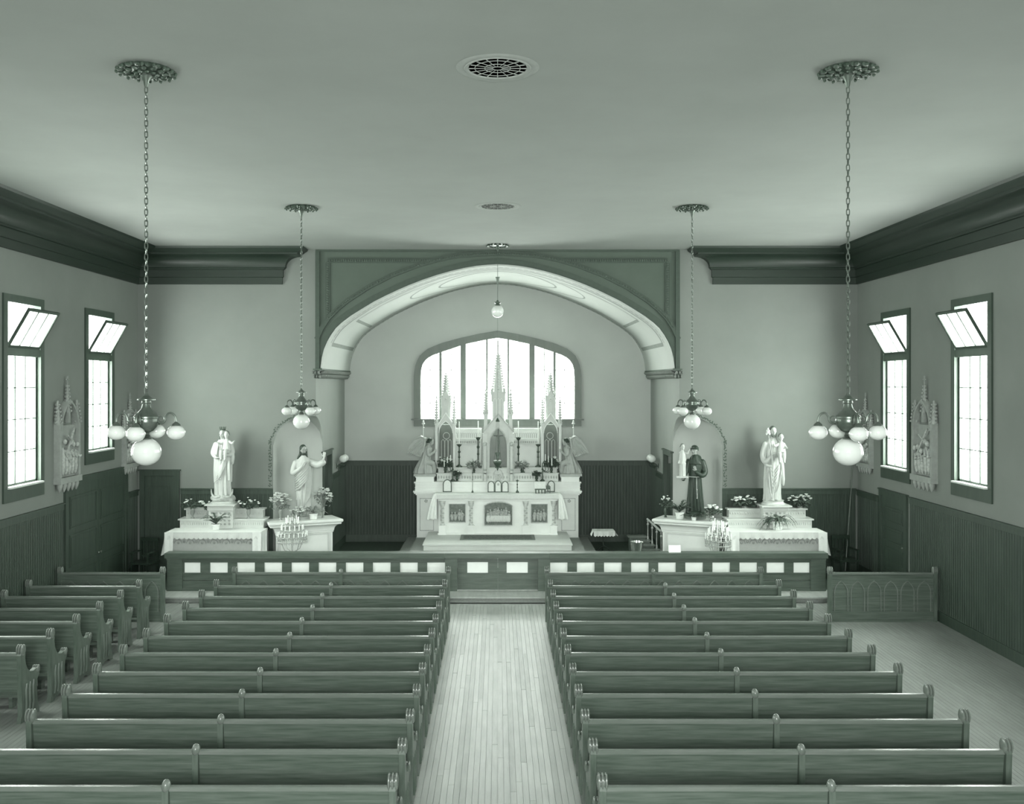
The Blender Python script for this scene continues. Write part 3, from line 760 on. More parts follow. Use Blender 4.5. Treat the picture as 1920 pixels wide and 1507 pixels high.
# retable body
BF = 25.9; BW = 2.18; BB = 27.0
MB().box(-BW, BW, BF, BB, .29, 1.62).build('retable_base', 'white', ha)
MB().box(-BW-.02, BW+.02, BF-.03, BB, .29, .42).build('base_moulding', 'white', ha)
mm = MB()
for (p_, z0, z1) in ((.03, 1.58, 1.62), (.07, 1.62, 1.66), (.09, 1.66, 1.70), (.04, 1.70, 1.78), (.055, 1.78, 1.79), (.04, 1.79, 1.86), (.055, 1.86, 1.87), (.04, 1.87, 1.90), (.07, 1.90, 1.94)):
    mm.box(-BW-p_, BW+p_, BF-p_, BB, z0, z1)
mm.build('lower_gradine', 'white', ha)
for s in (-1, 1):
    m = MB(); c0, c1 = 1.72, 2.10
    for (a, b, e, f_) in ((c0, c1, 1.48, 1.495), (c0, c1, .62, .635), (c0, c0+.015, .62, 1.49), (c1-.015, c1, .62, 1.49)): m.box(*sorted((s*a, s*b)), BF-.012, BF, e, f_)
    for k in range(5): m.ell((s*(1.93+.03*math.cos(k*1.3)), BF-.01, 1.42+.03*math.sin(k*1.3)), (.018, .012, .018), 6, 4)
    m.build('side_panel_moulding', 'gilt', ha)
    MB().box(*sorted((s*1.72, s*2.20)), BF-.02, BB, 1.94, 2.06).box(*sorted((s*1.70, s*2.22)), BF-.03, BB, 2.055, 2.075).build('angel_pedestal', 'white', ha)
MB().box(-1.65, 1.65, BF+.18, BB, 1.94, 2.155).build('upper_gradine', 'white2', ha)
MB().box(-1.62, 1.62, BF+.30, BB, 2.155, 2.29).box(-1.65, 1.65, BF+.27, BB, 2.27, 2.30).box(-1.67, 1.67, BF+.15, BB, 2.135, 2.158).build('top_gradine', 'white2', ha)
orn = MB()
for k in range(46):
    x = -1.6+3.2*k/45; orn.ell((x, BF+.175, 2.045), (.022, .012, .045), 6, 4)
tag(orn.build('gradine_ornament', 'gilt', ha), kind='stuff')

def pointed(c, hw, z0, zs, ratio=1.0, n=7):
    """pointed-arch outline, left foot to right foot"""
    rad = hw*(1+ratio); pts = [(c-hw, z0), (c-hw, zs)]; amax = math.acos((rad-hw)/rad)
    for q in range(1, n+1):
        a = PI-amax*q/n; pts.append((c-hw+rad+rad*math.cos(a), zs+rad*math.sin(a)))
    pts += [(2*c-a, b) for a, b in reversed(pts[:-1])]
    return pts
def arch_plate(c, ow, z0, ztop_, gable, hw, zs, y0, y1, ratio=1.0):
    inn = pointed(c, hw, z0, zs, ratio); h = len(inn)//2+1; Lf = inn[:h]
    poly = Lf+[(c, gable), (c-ow, ztop_), (c-ow, z0)]
    m = MB().prism(poly, y0, y1); m.prism([(2*c-a, b) for a, b in poly], y0, y1); return m, inn
def spire(m, c, y, z0, z1, w, crock=True, n=4, sides=8):
    m.lathe([(w*1.0, z0), (w*.60, z0+(z1-z0)*.42), (w*.36, z0+(z1-z0)*.80), (w*.26, z0+(z1-z0)*.96), (w*.08, z1)], (c, y), sides)
    if crock:
        k = 0; z = z0+.03
        while z < z1-.03:
            t = (z-z0)/(z1-z0); r = w*(1-.8*t)+.010
            for a in (0, PI/2, PI, 3*PI/2): m.ell((c+r*math.cos(a), y+r*math.sin(a), z), (.036*(1-t*.4)*min(1, w/.12+.25), )*2+(.026,), 6, 4)
            z += .07
def pinnacle(parent, c, y, z0, z1, w, nm='pinnacle', mt='white2'):
    H_ = z1-z0; m = MB(); zs = z1-min(.75, H_*.55)
    m.box(c-w/2, c+w/2, y-w/2, y+w/2, z0, zs); m.box(c-w*.7, c+w*.7, y-w*.7, y+w*.7, zs-.02, zs+.015)
    for (dx, dy) in ((1, 0), (-1, 0), (0, 1), (0, -1)):
        m.ell((c+dx*w*.5, y+dy*w*.5, zs+.05), (w*.30, w*.30, .06), 6, 4)
    spire(m, c, y, zs+.015, z1-.05, w*.52, True)
    m.ell((c, y, z1-.10), (w*.45, w*.45, .02), 6, 4); m.ell((c, y, z1-.03), (w*.5, w*.5, .018), 6, 4); m.ell((c, y, z1), (w*.2, w*.2, .03), 6, 4)
    return m.build(nm, mt, parent)
KC = 26.1/F
def cx_(v): return (v-933)*KC
def cz_(v): return HC-(v-VY)*KC
# central tower
ct = thing('x', None, None)                                 # temporary, replaced below
bpy.data.objects.remove(ct)
TC = cx_(934.2); TY = 26.10
tw = MB().box(TC-.40, TC+.40, TY+.42, BB-.05, 1.94, cz_(800)).build('central_tower', 'niche2', ha)
pm, inn = arch_plate(TC, .40, 1.67, cz_(806), cz_(778), .235, cz_(832), TY, TY+.06, 1.2)
pm.build('gable_front', 'white2', tw)
MB().ribbon(inn[1:-1], .03, TY-.02, TY).ribbon([(TC-.40, cz_(808)), (TC, cz_(776)), (TC+.40, cz_(808))], .045, TY-.03, TY+.06).build('gable_moulding', 'gilt', tw)
for s in (-1, 1):
    MB().box(*sorted((TC+s*.24, TC+s*.40)), TY+.05, TY+.45, 1.67, cz_(812)).build('tower_side', 'white2', tw)
    MB().box(*sorted((TC+s*.29, TC+s*.43)), TY-.05, TY+.1, 1.67, cz_(812)).build('buttress', 'white2', tw)
    m = MB()
    for dx in (.31, .405): m.tube([(TC+s*dx, TY-.06, 1.72), (TC+s*dx, TY-.06, cz_(835))], .014, 6)
    m.ell((TC+s*.36, TY-.07, cz_(832)), (.06, .03, .06), 6, 4).ell((TC+s*.36, TY-.07, 2.25), (.06, .03, .03), 6, 4)
    m.build('colonnettes', 'gilt', tw)
# tabernacle under the niche
MB().box(TC-.235, TC+.235, TY-.03, TY+.3, 1.67, 2.27).box(TC-.26, TC+.26, TY-.06, TY+.3, 2.25, 2.29).build('tabernacle', 'white2', tw)
td = MB(); ar = pointed(TC, .13, 1.98, 2.08, .6); td.ribbon(ar, .02, TY-.05, TY-.03); td.prism(pointed(TC, .08, 1.90, 2.06, .6), TY-.045, TY-.03)
td.ell((TC, TY-.05, 2.10), (.02, .01, .02), 6, 4)
td.build('tabernacle_door', 'gilt', tw)
# upper stage and spire
up = MB(); za, zb2 = cz_(800), cz_(736)
up.box(TC-.19, TC+.19, TY+.05, TY+.42, za-.06, za+.15)
up.box(TC-.16, TC+.16, TY+.08, TY+.39, za+.15, zb2)
up.box(TC-.20, TC+.20, TY+.04, TY+.43, za+.14, za+.18).box(TC-.185, TC+.185, TY+.055, TY+.415, zb2-.02, zb2+.02)
up.build('upper_stage', 'white2', tw)
um = MB()
for dx in (-.09, .0, .09):
    um.ribbon(pointed(TC+dx, .035, za+.22, zb2-.22, 1.2), .012, TY+.06, TY+.085)
um.build('blind_tracery', 'white', tw)
for s in (-1, 1):
    for t in (-1, 1): pinnacle(tw, TC+s*.175, TY+.235+t*.17, zb2-.25, zb2+.20, .035, 'small_pinnacle')
spm = MB(); spire(spm, TC, TY+.235, zb2, cz_(664), .165, True); spm.ell((TC, TY+.235, cz_(668)), (.045, .045, .03), 8, 5).ell((TC, TY+.235, cz_(664)), .03, 8, 5)
spm.build('spire', 'white2', tw)
zc0, zc1 = cz_(664), cz_(638.5)
MB().box(TC-.010, TC+.010, TY+.225, TY+.245, zc0, zc1).box(TC-.125, TC+.125, TY+.227, TY+.243, cz_(648)-.010, cz_(648)+.010).ell((TC-.125, TY+.235, cz_(648)), .016, 6, 4).ell((TC+.125, TY+.235, cz_(648)), .016, 6, 4).ell((TC, TY+.235, zc1), .016, 6, 4).build('cross_finial', 'gilt', tw)
pinnacle(tw, cx_(910.6), TY+.05, cz_(815), cz_(731), .095); pinnacle(tw, cx_(957.6), TY+.05, cz_(815), cz_(731), .095)
# side towers
SY = 26.35; KS = SY/F
def sx_(v): return (v-933)*KS
def sz_(v): return HC-(v-VY)*KS
for (pc, pa, pb) in ((835.8, 818.6, 851.7), (1032.4, 1016.9, 1049.8)):
    c = sx_(pc)+(.0); hw = .19
    t2 = MB().box(c-.26, c+.26, SY+.34, BB-.05, 2.15, sz_(797)).build('side_tower', 'niche', ha)
    pm, inn = arch_plate(c, .25, 2.28, sz_(799), sz_(776), hw, sz_(812), SY, SY+.05, 1.0); pm.build('gable_front', 'white2', t2)
    MB().ribbon([(c-.25, sz_(800)), (c, sz_(774)), (c+.25, sz_(800))], .035, SY-.025, SY+.05).ribbon(inn[1:-1], .02, SY-.015, SY).build('gable_moulding', 'white', t2)
    m = MB()
    for s in (-1, 1): m.box(*sorted((c+s*.20, c+s*.27)), SY, SY+.36, 2.28, sz_(801))
    m.build('tower_side', 'white2', t2)
    tr_ = MB()
    for dx in (-.095, 0, .095): tr_.ribbon(pointed(c+dx, .042, 2.35, sz_(830), 1.0), .012, SY+.318, SY+.342)
    tr_.ribbon([(c+.09*math.cos(a*PI/6), sz_(818)+.09*math.sin(a*PI/6)) for a in range(13)], .014, SY+.318, SY+.342)
    tr_.build('blind_tracery', 'white2', t2)
    za, zb2 = sz_(785), sz_(740)
    u = MB().box(c-.125, c+.125, SY+.05, SY+.30, za-.03, zb2-.12); u.ribbon(pointed(c, .07, za, zb2-.28, 1.2), .015, SY+.03, SY+.05)
    u.prism([(c-.14, zb2-.14), (c+.14, zb2-.14), (c, zb2+.14)], SY+.03, SY+.06).prism([(c-.14, zb2-.14), (c+.14, zb2-.14), (c, zb2+.14)], SY+.29, SY+.32)
    u.build('upper_stage', 'white2', t2)
    m = MB(); spire(m, c, SY+.17, zb2-.14, sz_(702), .12); m.ell((c, SY+.17, sz_(705)), (.04, .04, .02), 8, 5).ell((c, SY+.17, sz_(700.5)), (.05, .05, .018), 8, 5)
    m.build('spire', 'white2', t2)
    for q in (pa, pb):
        xx = sx_(q); pinnacle(t2, xx, SY-.02, 2.28, sz_(744), .075)
    for s in (-1, 1): pinnacle(t2, c+s*.12, SY+.06, zb2-.35, zb2+.10, .03, 'small_pinnacle')
# reredos wings between the towers
for s in (-1, 1):
    xa, xb = (sx_(854), sx_(903)) if s < 0 else (sx_(964), sx_(1013))
    wg = MB().box(xa, xb, SY+.30, SY+.36, 2.29, sz_(806)).build('reredos_wing', 'white', ha)
    MB().box(xa, xb, SY+.20, SY+.30, sz_(834), sz_(827)).box(xa, xb, SY+.16, SY+.30, sz_(827), sz_(824)).box(xa, xb, SY+.22, SY+.36, sz_(807), sz_(803.5)).build('lintel', 'white2', wg)
    for q0 in (xa, xb-.10): MB().box(q0, q0+.10, SY+.22, SY+.3, 2.29, sz_(834)).build('pier', 'white2', wg)
    m = MB(); q = xa+.02
    while q < xb-.02: m.ell((q, SY+.2, sz_(829.5)), (.016, .02, .03), 5, 4); m.ribbon(pointed(q, .022, sz_(822), sz_(815), 1), .008, SY+.285, SY+.30); q += .058
    tag(m.build('arcade_ornament', 'gilt', wg), kind='stuff')
# fleuron posts behind the angels
for pc in (793.8, 1075.2):
    x = px(pc, 26.7); z0, z1 = 2.07, pz(794, 26.7)
    MB().tube([(x, 26.7, z0), (x, 26.7, z1)], [.022, .014], 8).ell((x, 26.7, z1), (.05, .03, .03), 8, 5).ell((x, 26.7, z1+.05), (.028, .028, .05), 8, 5).ell((x, 26.7, z1-.12), (.03, .03, .02), 8, 5).build('fleuron_post', 'white', ha)

# cloth on the mensa
cl = thing('altar_cloth', 'white lace-edged linen cloth over the high altar table', 'tablecloth', (0, 25.5, 1.665))
MB().box(-1.67, 1.67, AF-.075, BF-.06, 1.665, 1.675).build('cloth_top', 'cloth', cl)
def drape(x0, x1, y, z1, z0, n=60, amp=.012, scal=.03, ph=0, flare=0):
    vs = []; fs = []; J = 6
    for j in range(J+1):
        for i in range(n+1):
            t = i/n; f = j/J; x = x0+(x1-x0)*t; zb_ = z0-scal*abs(math.sin(PI*t*n/5))
            vs.append((x, y-amp*f*(1+math.sin(t*n*.55+ph))-flare*f, z1+(zb_-z1)*f))
    for j in range(J):
        for i in range(n): fs.append((j*(n+1)+i, j*(n+1)+i+1, (j+1)*(n+1)+i+1, (j+1)*(n+1)+i))
    return MB().add(vs, fs)
drape(-1.67, 1.67, AF-.078, 1.675, 1.57, 120, .006, .012).build('front_fall', 'lace', cl, fix=False)
def side_fall(s, xedge, ya, yb, z1, z0, spread, mt='cloth'):
    vs = []; fs = []; n = 28; J = 8
    for j in range(J+1):
        f = j/J
        for i in range(n+1):
            t = i/n; y = ya+(yb-ya)*t*(1-.15*f); x = xedge+s*(spread*f*(1.0-.35*t)+.018*f*math.sin(t*18))
            vs.append((x, y-.06*f*(1-t), z1+(z0-z1)*f-(.02*abs(math.sin(t*14)) if j == J else 0)))
    for j in range(J):
        for i in range(n): fs.append((j*(n+1)+i, j*(n+1)+i+1, (j+1)*(n+1)+i+1, (j+1)*(n+1)+i))
    return MB().add(vs, fs)
def corner_drape(x_in, x_out, xb_in, xb_out, y, z1, z0, amp=.03):
    vs = []; fs = []; n = 24; J = 12
    for j in range(J+1):
        f = j/J; a = x_in+(xb_in-x_in)*f; b = x_out+(xb_out-x_out)*f**.7
        for i in range(n+1):
            t = i/n; vs.append((a+(b-a)*t, y-amp*f-amp*f*math.sin(t*13), z1+(z0-z1)*f+.02*math.sin(t*13)*f))
    for j in range(J):
        for i in range(n): fs.append((j*(n+1)+i, j*(n+1)+i+1, (j+1)*(n+1)+i+1, (j+1)*(n+1)+i))
    return MB().add(vs, fs)
for s in (-1, 1):
    side_fall(s, s*1.672, AF-.06, BF-.06, 1.675, 1.06, .12).build('side_fall', 'cloth', cl, fix=False)
    corner_drape(s*1.60, s*1.675, s*1.60, s*1.85, AF-.085, 1.675, 1.03).build('corner_fold', 'cloth', cl, fix=False)

# altar cards, missal, candlesticks
def card(x, w, h, lab, tri=False, y=25.72):
    t = thing('altar_card', lab, 'frame', (x, y, 1.676))
    z0 = 1.676
    if tri:
        for k in (-1, 0, 1):
            c = x+k*w/3; hh = h if k == 0 else h*.93
            fr_ = MB().ribbon(pointed(c, w/6-.012, z0+.01, z0+hh*.62, .2), .022, y-.01, y+.02).box(c-w/6, c+w/6, y-.01, y+.02, z0, z0+.02).build('frame', 'brass_dark', t)
            MB().prism(pointed(c, w/6-.02, z0+.015, z0+hh*.62, .2), y+.0, y+.01).build('card_page', 'page', t)
        MB().ell((x, y-.01, z0+h*.62), (.03, .008, .03), 8, 5).build('emblem', 'gilt', t)
    else:
        MB().ribbon(pointed(x, w/2-.012, z0+.01, z0+h*.6, .15), .026, y-.01, y+.02).box(x-w/2, x+w/2, y-.01, y+.02, z0, z0+.025).build('frame', 'brass_dark', t)
        MB().prism(pointed(x, w/2-.02, z0+.015, z0+h*.6, .15), y, y+.01).build('card_page', 'page', t)
card(px(934, 25.7), .56, .34, 'triple-arched framed altar card before the tabernacle', True)
card(px(838.7, 25.75), .24, .35, 'small arched framed card at the left end of the high altar', y=25.76)
card(px(1033.5, 25.75), .20, .33, 'small arched framed card at the right end, behind the book stand', y=25.78)
ms = thing('missal_stand', 'dark book stand on the altar cloth near its right end', 'stand', (px(1013, 25.5), 25.5, 1.676))
X = px(1013, 25.5)
m = MB()
for dx in (-.12, -.04, .04, .12): m.box(X+dx-.012, X+dx+.012, 25.42, 25.44, 1.676, 1.78); m.box(X+dx-.012, X+dx+.012, 25.56, 25.58, 1.676, 1.82)
m.box(X-.14, X+.14, 25.41, 25.45, 1.77, 1.80)
m.build('legs', 'brass_dark', ms)
rt = Matrix.Translation((X, 25.5, 1.80)) @ Matrix.Rotation(math.radians(55), 4, 'X')
MB().box(-.15, .15, -.03, .20, -.01, .01).xf(rt).build('book_rest', 'brass_dark', ms)
bk = thing('missal_book', 'open pale book lying on the dark altar book stand', 'book', (X, 25.5, 1.80))
MB().box(-.14, -.002, -.02, .19, .012, .03).box(.002, .14, -.02, .19, .012, .03).xf(rt).build('pages', 'page', bk)
MB().box(-.15, .15, -.025, .195, .010, .014).xf(rt).build('cover', 'paper', bk)
X = px(1027, 25.5)
m = MB()
for dx in (-.06, .06):
    m.tube([(X+dx, 25.52, 1.676), (X+dx, 25.52, 1.86)], .010, 6)
m.box(X-.07, X+.07, 25.5, 25.54, 1.70, 1.72).box(X-.05, X+.05, 25.46, 25.56, 1.86, 1.875).prism([(X-.07, 1.78), (X+.07, 1.78), (X, 1.93)], 25.515, 25.525)
tag(m.build('folding_easel', 'brass_dark'), 'small dark easel on the altar cloth beside the book stand', 'stand')

def candle(x, y, z0, h, r, lab, grp=None, flame=False):
    o = MB().lathe([(0, 0), (r, 0), (r, h-.006), (r*.6, h), (0, h)], (0, 0), 10)
    o = o.build('candle', 'candle'); o.location = (x, y, z0)
    return tag(o, lab, 'candle', grp)
def candlestick(x, y, z0, h, lab, w=.07, mt='brass_dark', grp=None):
    t = thing('candlestick', lab, 'candlestick', (x, y, z0), grp)
    MB().lathe([(w, z0), (w*.95, z0+.03), (w*.5, z0+.05), (w*.22, z0+.08), (w*.2, z0+h*.40), (w*.42, z0+h*.44), (w*.24, z0+h*.48), (w*.2, z0+h*.62), (w*.50, z0+h*.68), (w*.22, z0+h*.74), (w*.2, z0+h*.9), (w*.5, z0+h*.94), (w*.75, z0+h-.01), (w*.75, z0+h)], (x, y), 12).build('shaft', mt, t)
    MB().lathe([(0, z0+h), (w*.8, z0+h), (w*.9, z0+h+.012), (.015, z0+h+.014), (.010, z0+h+.035), (0, z0+h+.035)], (x, y), 12).build('drip_pan', mt, t)
    return t
CY = 26.30
for i, (pc, top, ctop, nm) in enumerate(((861, 833.5, 790, 'outer left'), (896.5, 820.5, 789, 'inner left'), (972, 820.5, 789, 'inner right'), (1009, 833.5, 790, 'outer right'))):
    x = px(pc, CY); zt_ = pz(top, CY)
    candlestick(x, CY-.0, 2.30, zt_-2.30, 'tall dark candlestick on the high altar gradine, the %s of four' % nm, .085)
    candle(x, CY, zt_+.014, pz(ctop, CY)-zt_-.014, .013, 'long white candle in the %s tall candlestick of the high altar' % nm)
x = px(886, 25.6); candlestick(x, 25.6, 1.676, pz(868, 25.6)-1.676, 'very thin dark taper stand left of the triple altar card', .03)
x = px(970, 25.6); candlestick(x, 25.6, 1.676, pz(901, 25.6)-1.676, 'short dark candlestick right of the triple altar card', .045)
x = px(981.6, 26.1)
candlestick(x, 26.13, 2.155, .20, 'short candlestick on the gradine right of the central tower', .04); candle(x, 26.13, 2.37, pz(868, 26.1)-2.37, .009, 'thin white candle on the gradine right of the central tower')
# three-branch candelabra in front of the side towers
for s, pc, nm in ((-1, 849, 'left'), (1, 1017, 'right')):
    x = px(pc, 26.02); y = 26.0; z0 = 1.945
    t = thing('candelabrum', 'dark three-branch candelabrum on the %s side of the high altar' % nm, 'candelabrum', (x, y, z0))
    MB().lathe([(.07, z0), (.06, z0+.03), (.02, z0+.06), (.014, z0+.3), (.03, z0+.32), (.014, z0+.35), (.012, z0+.5)], (x, y), 10).build('stem', 'brass_dark', t)
    tops = [(px(740+v/4.923, 26.0), pz(780+w/4.923, 26.0), pz(780+q/4.923, 26.0)) for v, w, q in (((458, 465, 405), (487, 430, 375), (515, 415, 358)) if s < 0 else ((1450, 455, 385), (1418, 425, 365), (1390, 410, 350)))]
    for qi, (cx2, zb_, zt_) in enumerate(tops):
        o = MB().tube([(x, y, z0+.32), ((x+cx2)/2, y-.02, z0+.24), (cx2, y-.03, z0+.30 if zb_ > z0+.35 else zb_-.05), (cx2, y-.03, zb_-.01)], .009, 6).lathe([(.01, zb_-.03), (.03, zb_-.012), (.032, zb_), (0, zb_)], (cx2, y-.03), 8).build('branch', 'brass_dark', t)
        candle(cx2, y-.03, zb_, zt_-zb_, .011, 'white candle on the %s branch of the %s three-branch candelabrum' % (('lowest', 'middle', 'highest')[qi], nm), 'candles in the %s three-branch candelabrum' % nm)
# crucifix in the niche
z0 = 2.29; x = TC; y = TY+.12
cr_ = thing('crucifix', 'dark crucifix standing in the pointed niche of the central tower', 'crucifix', (x, y, z0))
MB().box(x-.011, x+.011, y-.011, y+.011, z0+.1, cz_(797)).box(x-.125, x+.125, y-.010, y+.010, cz_(817)-.012, cz_(817)+.012).build('cross', 'dark_wood', cr_)
MB().box(x-.09, x+.09, y-.05, y+.05, z0, z0+.03).box(x-.05, x+.05, y-.03, y+.03, z0+.03, z0+.11).build('foot', 'dark_wood', cr_)
zc_ = cz_(817)
cb = MB().tube([(x, y-.03, zc_-.02), (x, y-.035, zc_-.12), (x+.006, y-.035, zc_-.2), (x, y-.04, zc_-.30), (x+.004, y-.03, zc_-.40)], [.026, .028, .022, .02, .010], 8)
cb.ell((x-.008, y-.04, zc_+.02), (.018, .02, .024), 8, 6)
for s in (-1, 1): cb.tube([(x+s*.02, y-.03, zc_-.03), (x+s*.07, y-.025, zc_-.0), (x+s*.115, y-.02, zc_+.008)], [.012, .010, .007], 6)
cb.build('corpus', 'relief_dark', cr_)

# ============================================================ FIGURES
def loft(m, secs, n=48, steps=44, fold=None):
    """secs: (z, cx, cy, rx, ry); smooth interpolation; fold(a,z)->radius factor"""
    zs = [s[0] for s in secs]
    def at(z):
        for i in range(len(secs)-1):
            if z <= secs[i+1][0]+1e-9:
                t = (z-secs[i][0])/(secs[i+1][0]-secs[i][0]); t2 = t
                return [secs[i][k]+(secs[i+1][k]-secs[i][k])*t2 for k in range(5)]
        return secs[-1]
    vs = []; fs = []
    for j in range(steps+1):
        z = zs[0]+(zs[-1]-zs[0])*j/steps; _, cx, cy, rx_, ry_ = at(z)
        for k in range(n):
            a = 2*PI*k/n; f = fold(a, z) if fold else 1
            vs.append((cx+rx_*f*math.cos(a), cy+ry_*f*math.sin(a), z))
    for j in range(steps):
        for k in range(n): fs.append((j*n+k, j*n+(k+1) % n, (j+1)*n+(k+1) % n, (j+1)*n+k))
    fs.append(tuple(range(n-1, -1, -1))); fs.append(tuple(steps*n+k for k in range(n)))
    m.add(vs, fs)
def head(m, c, s=1, face=0, tilt=0):
    """head with nose, brow, lips, chin; faces -Y turned by face (rad) about z, tilt forward"""
    T = Matrix.Translation(c) @ Matrix.Rotation(face, 4, 'Z') @ Matrix.Rotation(tilt, 4, 'X')
    h = MB()
    h.ell((0, 0, .02*s), (.073*s, .088*s, .098*s), 16, 12); h.ell((0, -.020*s, -.045*s), (.054*s, .062*s, .062*s), 14, 10)
    h.ell((0, -.088*s, -.012*s), (.012*s, .022*s, .028*s), 8, 6); h.ell((0, -.082*s, .028*s), (.045*s, .012*s, .011*s), 8, 6)
    h.ell((0, -.077*s, -.055*s), (.022*s, .012*s, .008*s), 8, 6); h.ell((0, -.070*s, -.088*s), (.022*s, .018*s, .017*s), 8, 6)
    for q in (-1, 1):
        h.ell((q*.072*s, .0, -.005*s), (.010*s, .02*s, .028*s), 8, 6); h.ell((q*.03*s, -.066*s, -.022*s), (.02*s, .015*s, .02*s), 8, 6)
    h.tube([(0, .015*s, -.05*s), (0, .03*s, -.17*s)], .042*s, 10)
    h.xf(T); m.add(h.v, h.f)
    return T
def eyes(t, c, s, face, tilt=0, mt='niche'):
    T = Matrix.Translation(c) @ Matrix.Rotation(face, 4, 'Z') @ Matrix.Rotation(tilt, 4, 'X'); h = MB()
    for q in (-1, 1): h.ell((q*.029*s, -.076*s, .008*s), (.014*s, .010*s, .006*s), 8, 5); h.tube([(q*.012*s, -.094*s, .034*s), (q*.032*s, -.092*s, .040*s), (q*.048*s, -.080*s, .034*s)], .003*s, 5)
    h.tube([(-.018*s, -.086*s, -.055*s), (0, -.090*s, -.056*s), (.018*s, -.086*s, -.055*s)], .0035*s, 5)
    h.xf(T); h.build('eyes_and_lips', mt, t)
def hand(m, wrist, d, s=1, up=(0, 0, 1), curl=.4):
    w = Vector(wrist); d = Vector(d).normalized(); u = Vector(up); sd = d.cross(u).normalized(); u = sd.cross(d).normalized()
    B = Matrix((sd, d, u)).transposed().to_4x4(); B.translation = w
    h = MB(); h.ell((0, .045*s, 0), (.036*s, .05*s, .017*s), 10, 8)
    for k, (ox, L) in enumerate(((-.027, .062), (-.009, .075), (.009, .070), (.026, .055))):
        h.tube([(ox*s, .075*s, 0), (ox*1.15*s, (.075+L*.5)*s, -.01*s*curl), (ox*1.2*s, (.075+L*.95)*s, -.06*s*curl)], [.010*s, .009*s, .007*s], 6)
    h.tube([(-.030*s, .03*s, 0), (-.058*s, .055*s, -.01*s), (-.062*s, .085*s, -.02*s)], [.012*s, .010*s, .008*s], 6)
    h.xf(B); m.add(h.v, h.f)
def limb(m, pts, rs, n=12):
    # smooth sampled tube
    P = [Vector(p) for p in pts]; out = []; ro = []
    for i in range(len(P)-1):
        p0 = P[max(i-1, 0)]; p1 = P[i]; p2 = P[i+1]; p3 = P[min(i+2, len(P)-1)]
        for k in range(5):
            t = k/5; out.append(.5*((2*p1)+(p2-p0)*t+(2*p0-5*p1+4*p2-p3)*t*t+(3*p1-p0-3*p2+p3)*t**3)); ro.append(rs[i]+(rs[i+1]-rs[i])*t)
    out.append(P[-1]); ro.append(rs[-1]); m.tube(out, ro, n)
    m.ell(pts[0], rs[0], 10, 6); m.ell(pts[-1], rs[-1], 10, 6)
def remesh(o, v=.008, sm=1):
    r = o.modifiers.new('carve', 'REMESH'); r.mode = 'VOXEL'; r.voxel_size = v; r.use_smooth_shade = True
    s = o.modifiers.new('soften', 'SMOOTH'); s.factor = .5; s.iterations = sm
    return o
def folds(k=13, amp=.07, z0=0, z1=1.2, ph=0, drift=1.2):
    def f(a, z):
        t = max(.22, min(1, 1-(z-z0)/(z1-z0)))
        w = math.sin(k*a+ph+drift*z)+.5*math.sin((k*1.7+1)//1*a-ph*2-drift*1.8*z)
        return 1+amp*t**.8*w
    return f
def swag(m, pts, r=.012):
    limb(m, pts, [r*.6]+[r]*(len(pts)-2)+[r*.6], 8)
def child_fig(t, c, s, face, standing=False, seat_dir=1, mt='statue', arms=((-.10, -.10, .02), (.12, -.08, .05))):
    m = MB(); z = c[2]
    loft(m, [(z, c[0]-seat_dir*.03*s, c[1], .10*s, .09*s), (z+.10*s, c[0], c[1], .095*s, .085*s), (z+.24*s, c[0], c[1], .085*s, .07*s), (z+.33*s, c[0], c[1], .06*s, .05*s), (z+.37*s, c[0], c[1], .03*s, .03*s)], 24, 16, folds(9, .05, z, z+.3*s))
    if standing:
        loft(m, [(z-.34*s, c[0], c[1], .09*s, .07*s), (z-.1*s, c[0], c[1], .085*s, .075*s), (z+.02, c[0], c[1], .095*s, .085*s)], 24, 14, folds(9, .10, z-.34*s, z+.1))
        for q in (-1, 1): m.ell((c[0]+q*.035*s, c[1]-.05*s, z-.35*s), (.025*s, .05*s, .02*s), 8, 5)
    else:
        for q in (-1, 1):
            limb(m, [(c[0]+q*.04*s, c[1]-.04*s, z+.06*s), (c[0]+q*.05*s-seat_dir*.03*s, c[1]-.17*s, z+.07*s), (c[0]+q*.05*s-seat_dir*.03*s, c[1]-.19*s, z-.10*s)], [.055*s, .05*s, .03*s], 8)
            m.ell((c[0]+q*.05*s-seat_dir*.03*s, c[1]-.21*s, z-.12*s), (.022*s, .045*s, .018*s), 8, 5)
    for q, a in zip((-1, 1), arms):
        p0 = (c[0]+q*.065*s, c[1], z+.30*s); p2 = (p0[0]+a[0]*s, p0[1]+a[1]*s, p0[2]-.05*s+a[2]*s); p1 = ((p0[0]+p2[0])/2+q*.02*s, (p0[1]+p2[1])/2, (p0[2]+p2[2])/2-.04*s)
        limb(m, [p0, p1, p2], [.035*s, .03*s, .02*s], 8); hand(m, p2, Vector(p2)-Vector(p1), .5*s)
    head(m, (c[0], c[1]-.005, z+.46*s), .78*s, face)
    o = m.build('child_figure', mt, t); remesh(o, .0065)
    h = MB(); T = Matrix.Translation((c[0], c[1]-.005, z+.46*s)) @ Matrix.Rotation(face, 4, 'Z')
    h.ell((0, .012*s, .03*s), (.064*s, .066*s, .072*s), 12, 8)
    for k in range(10): a = PI*k/9; h.ell((.055*s*math.cos(a), .02*s+.045*s*math.sin(a), .01*s), .02*s, 6, 5)
    h.xf(T); h.build('child_hair', 'relief_dark', t)

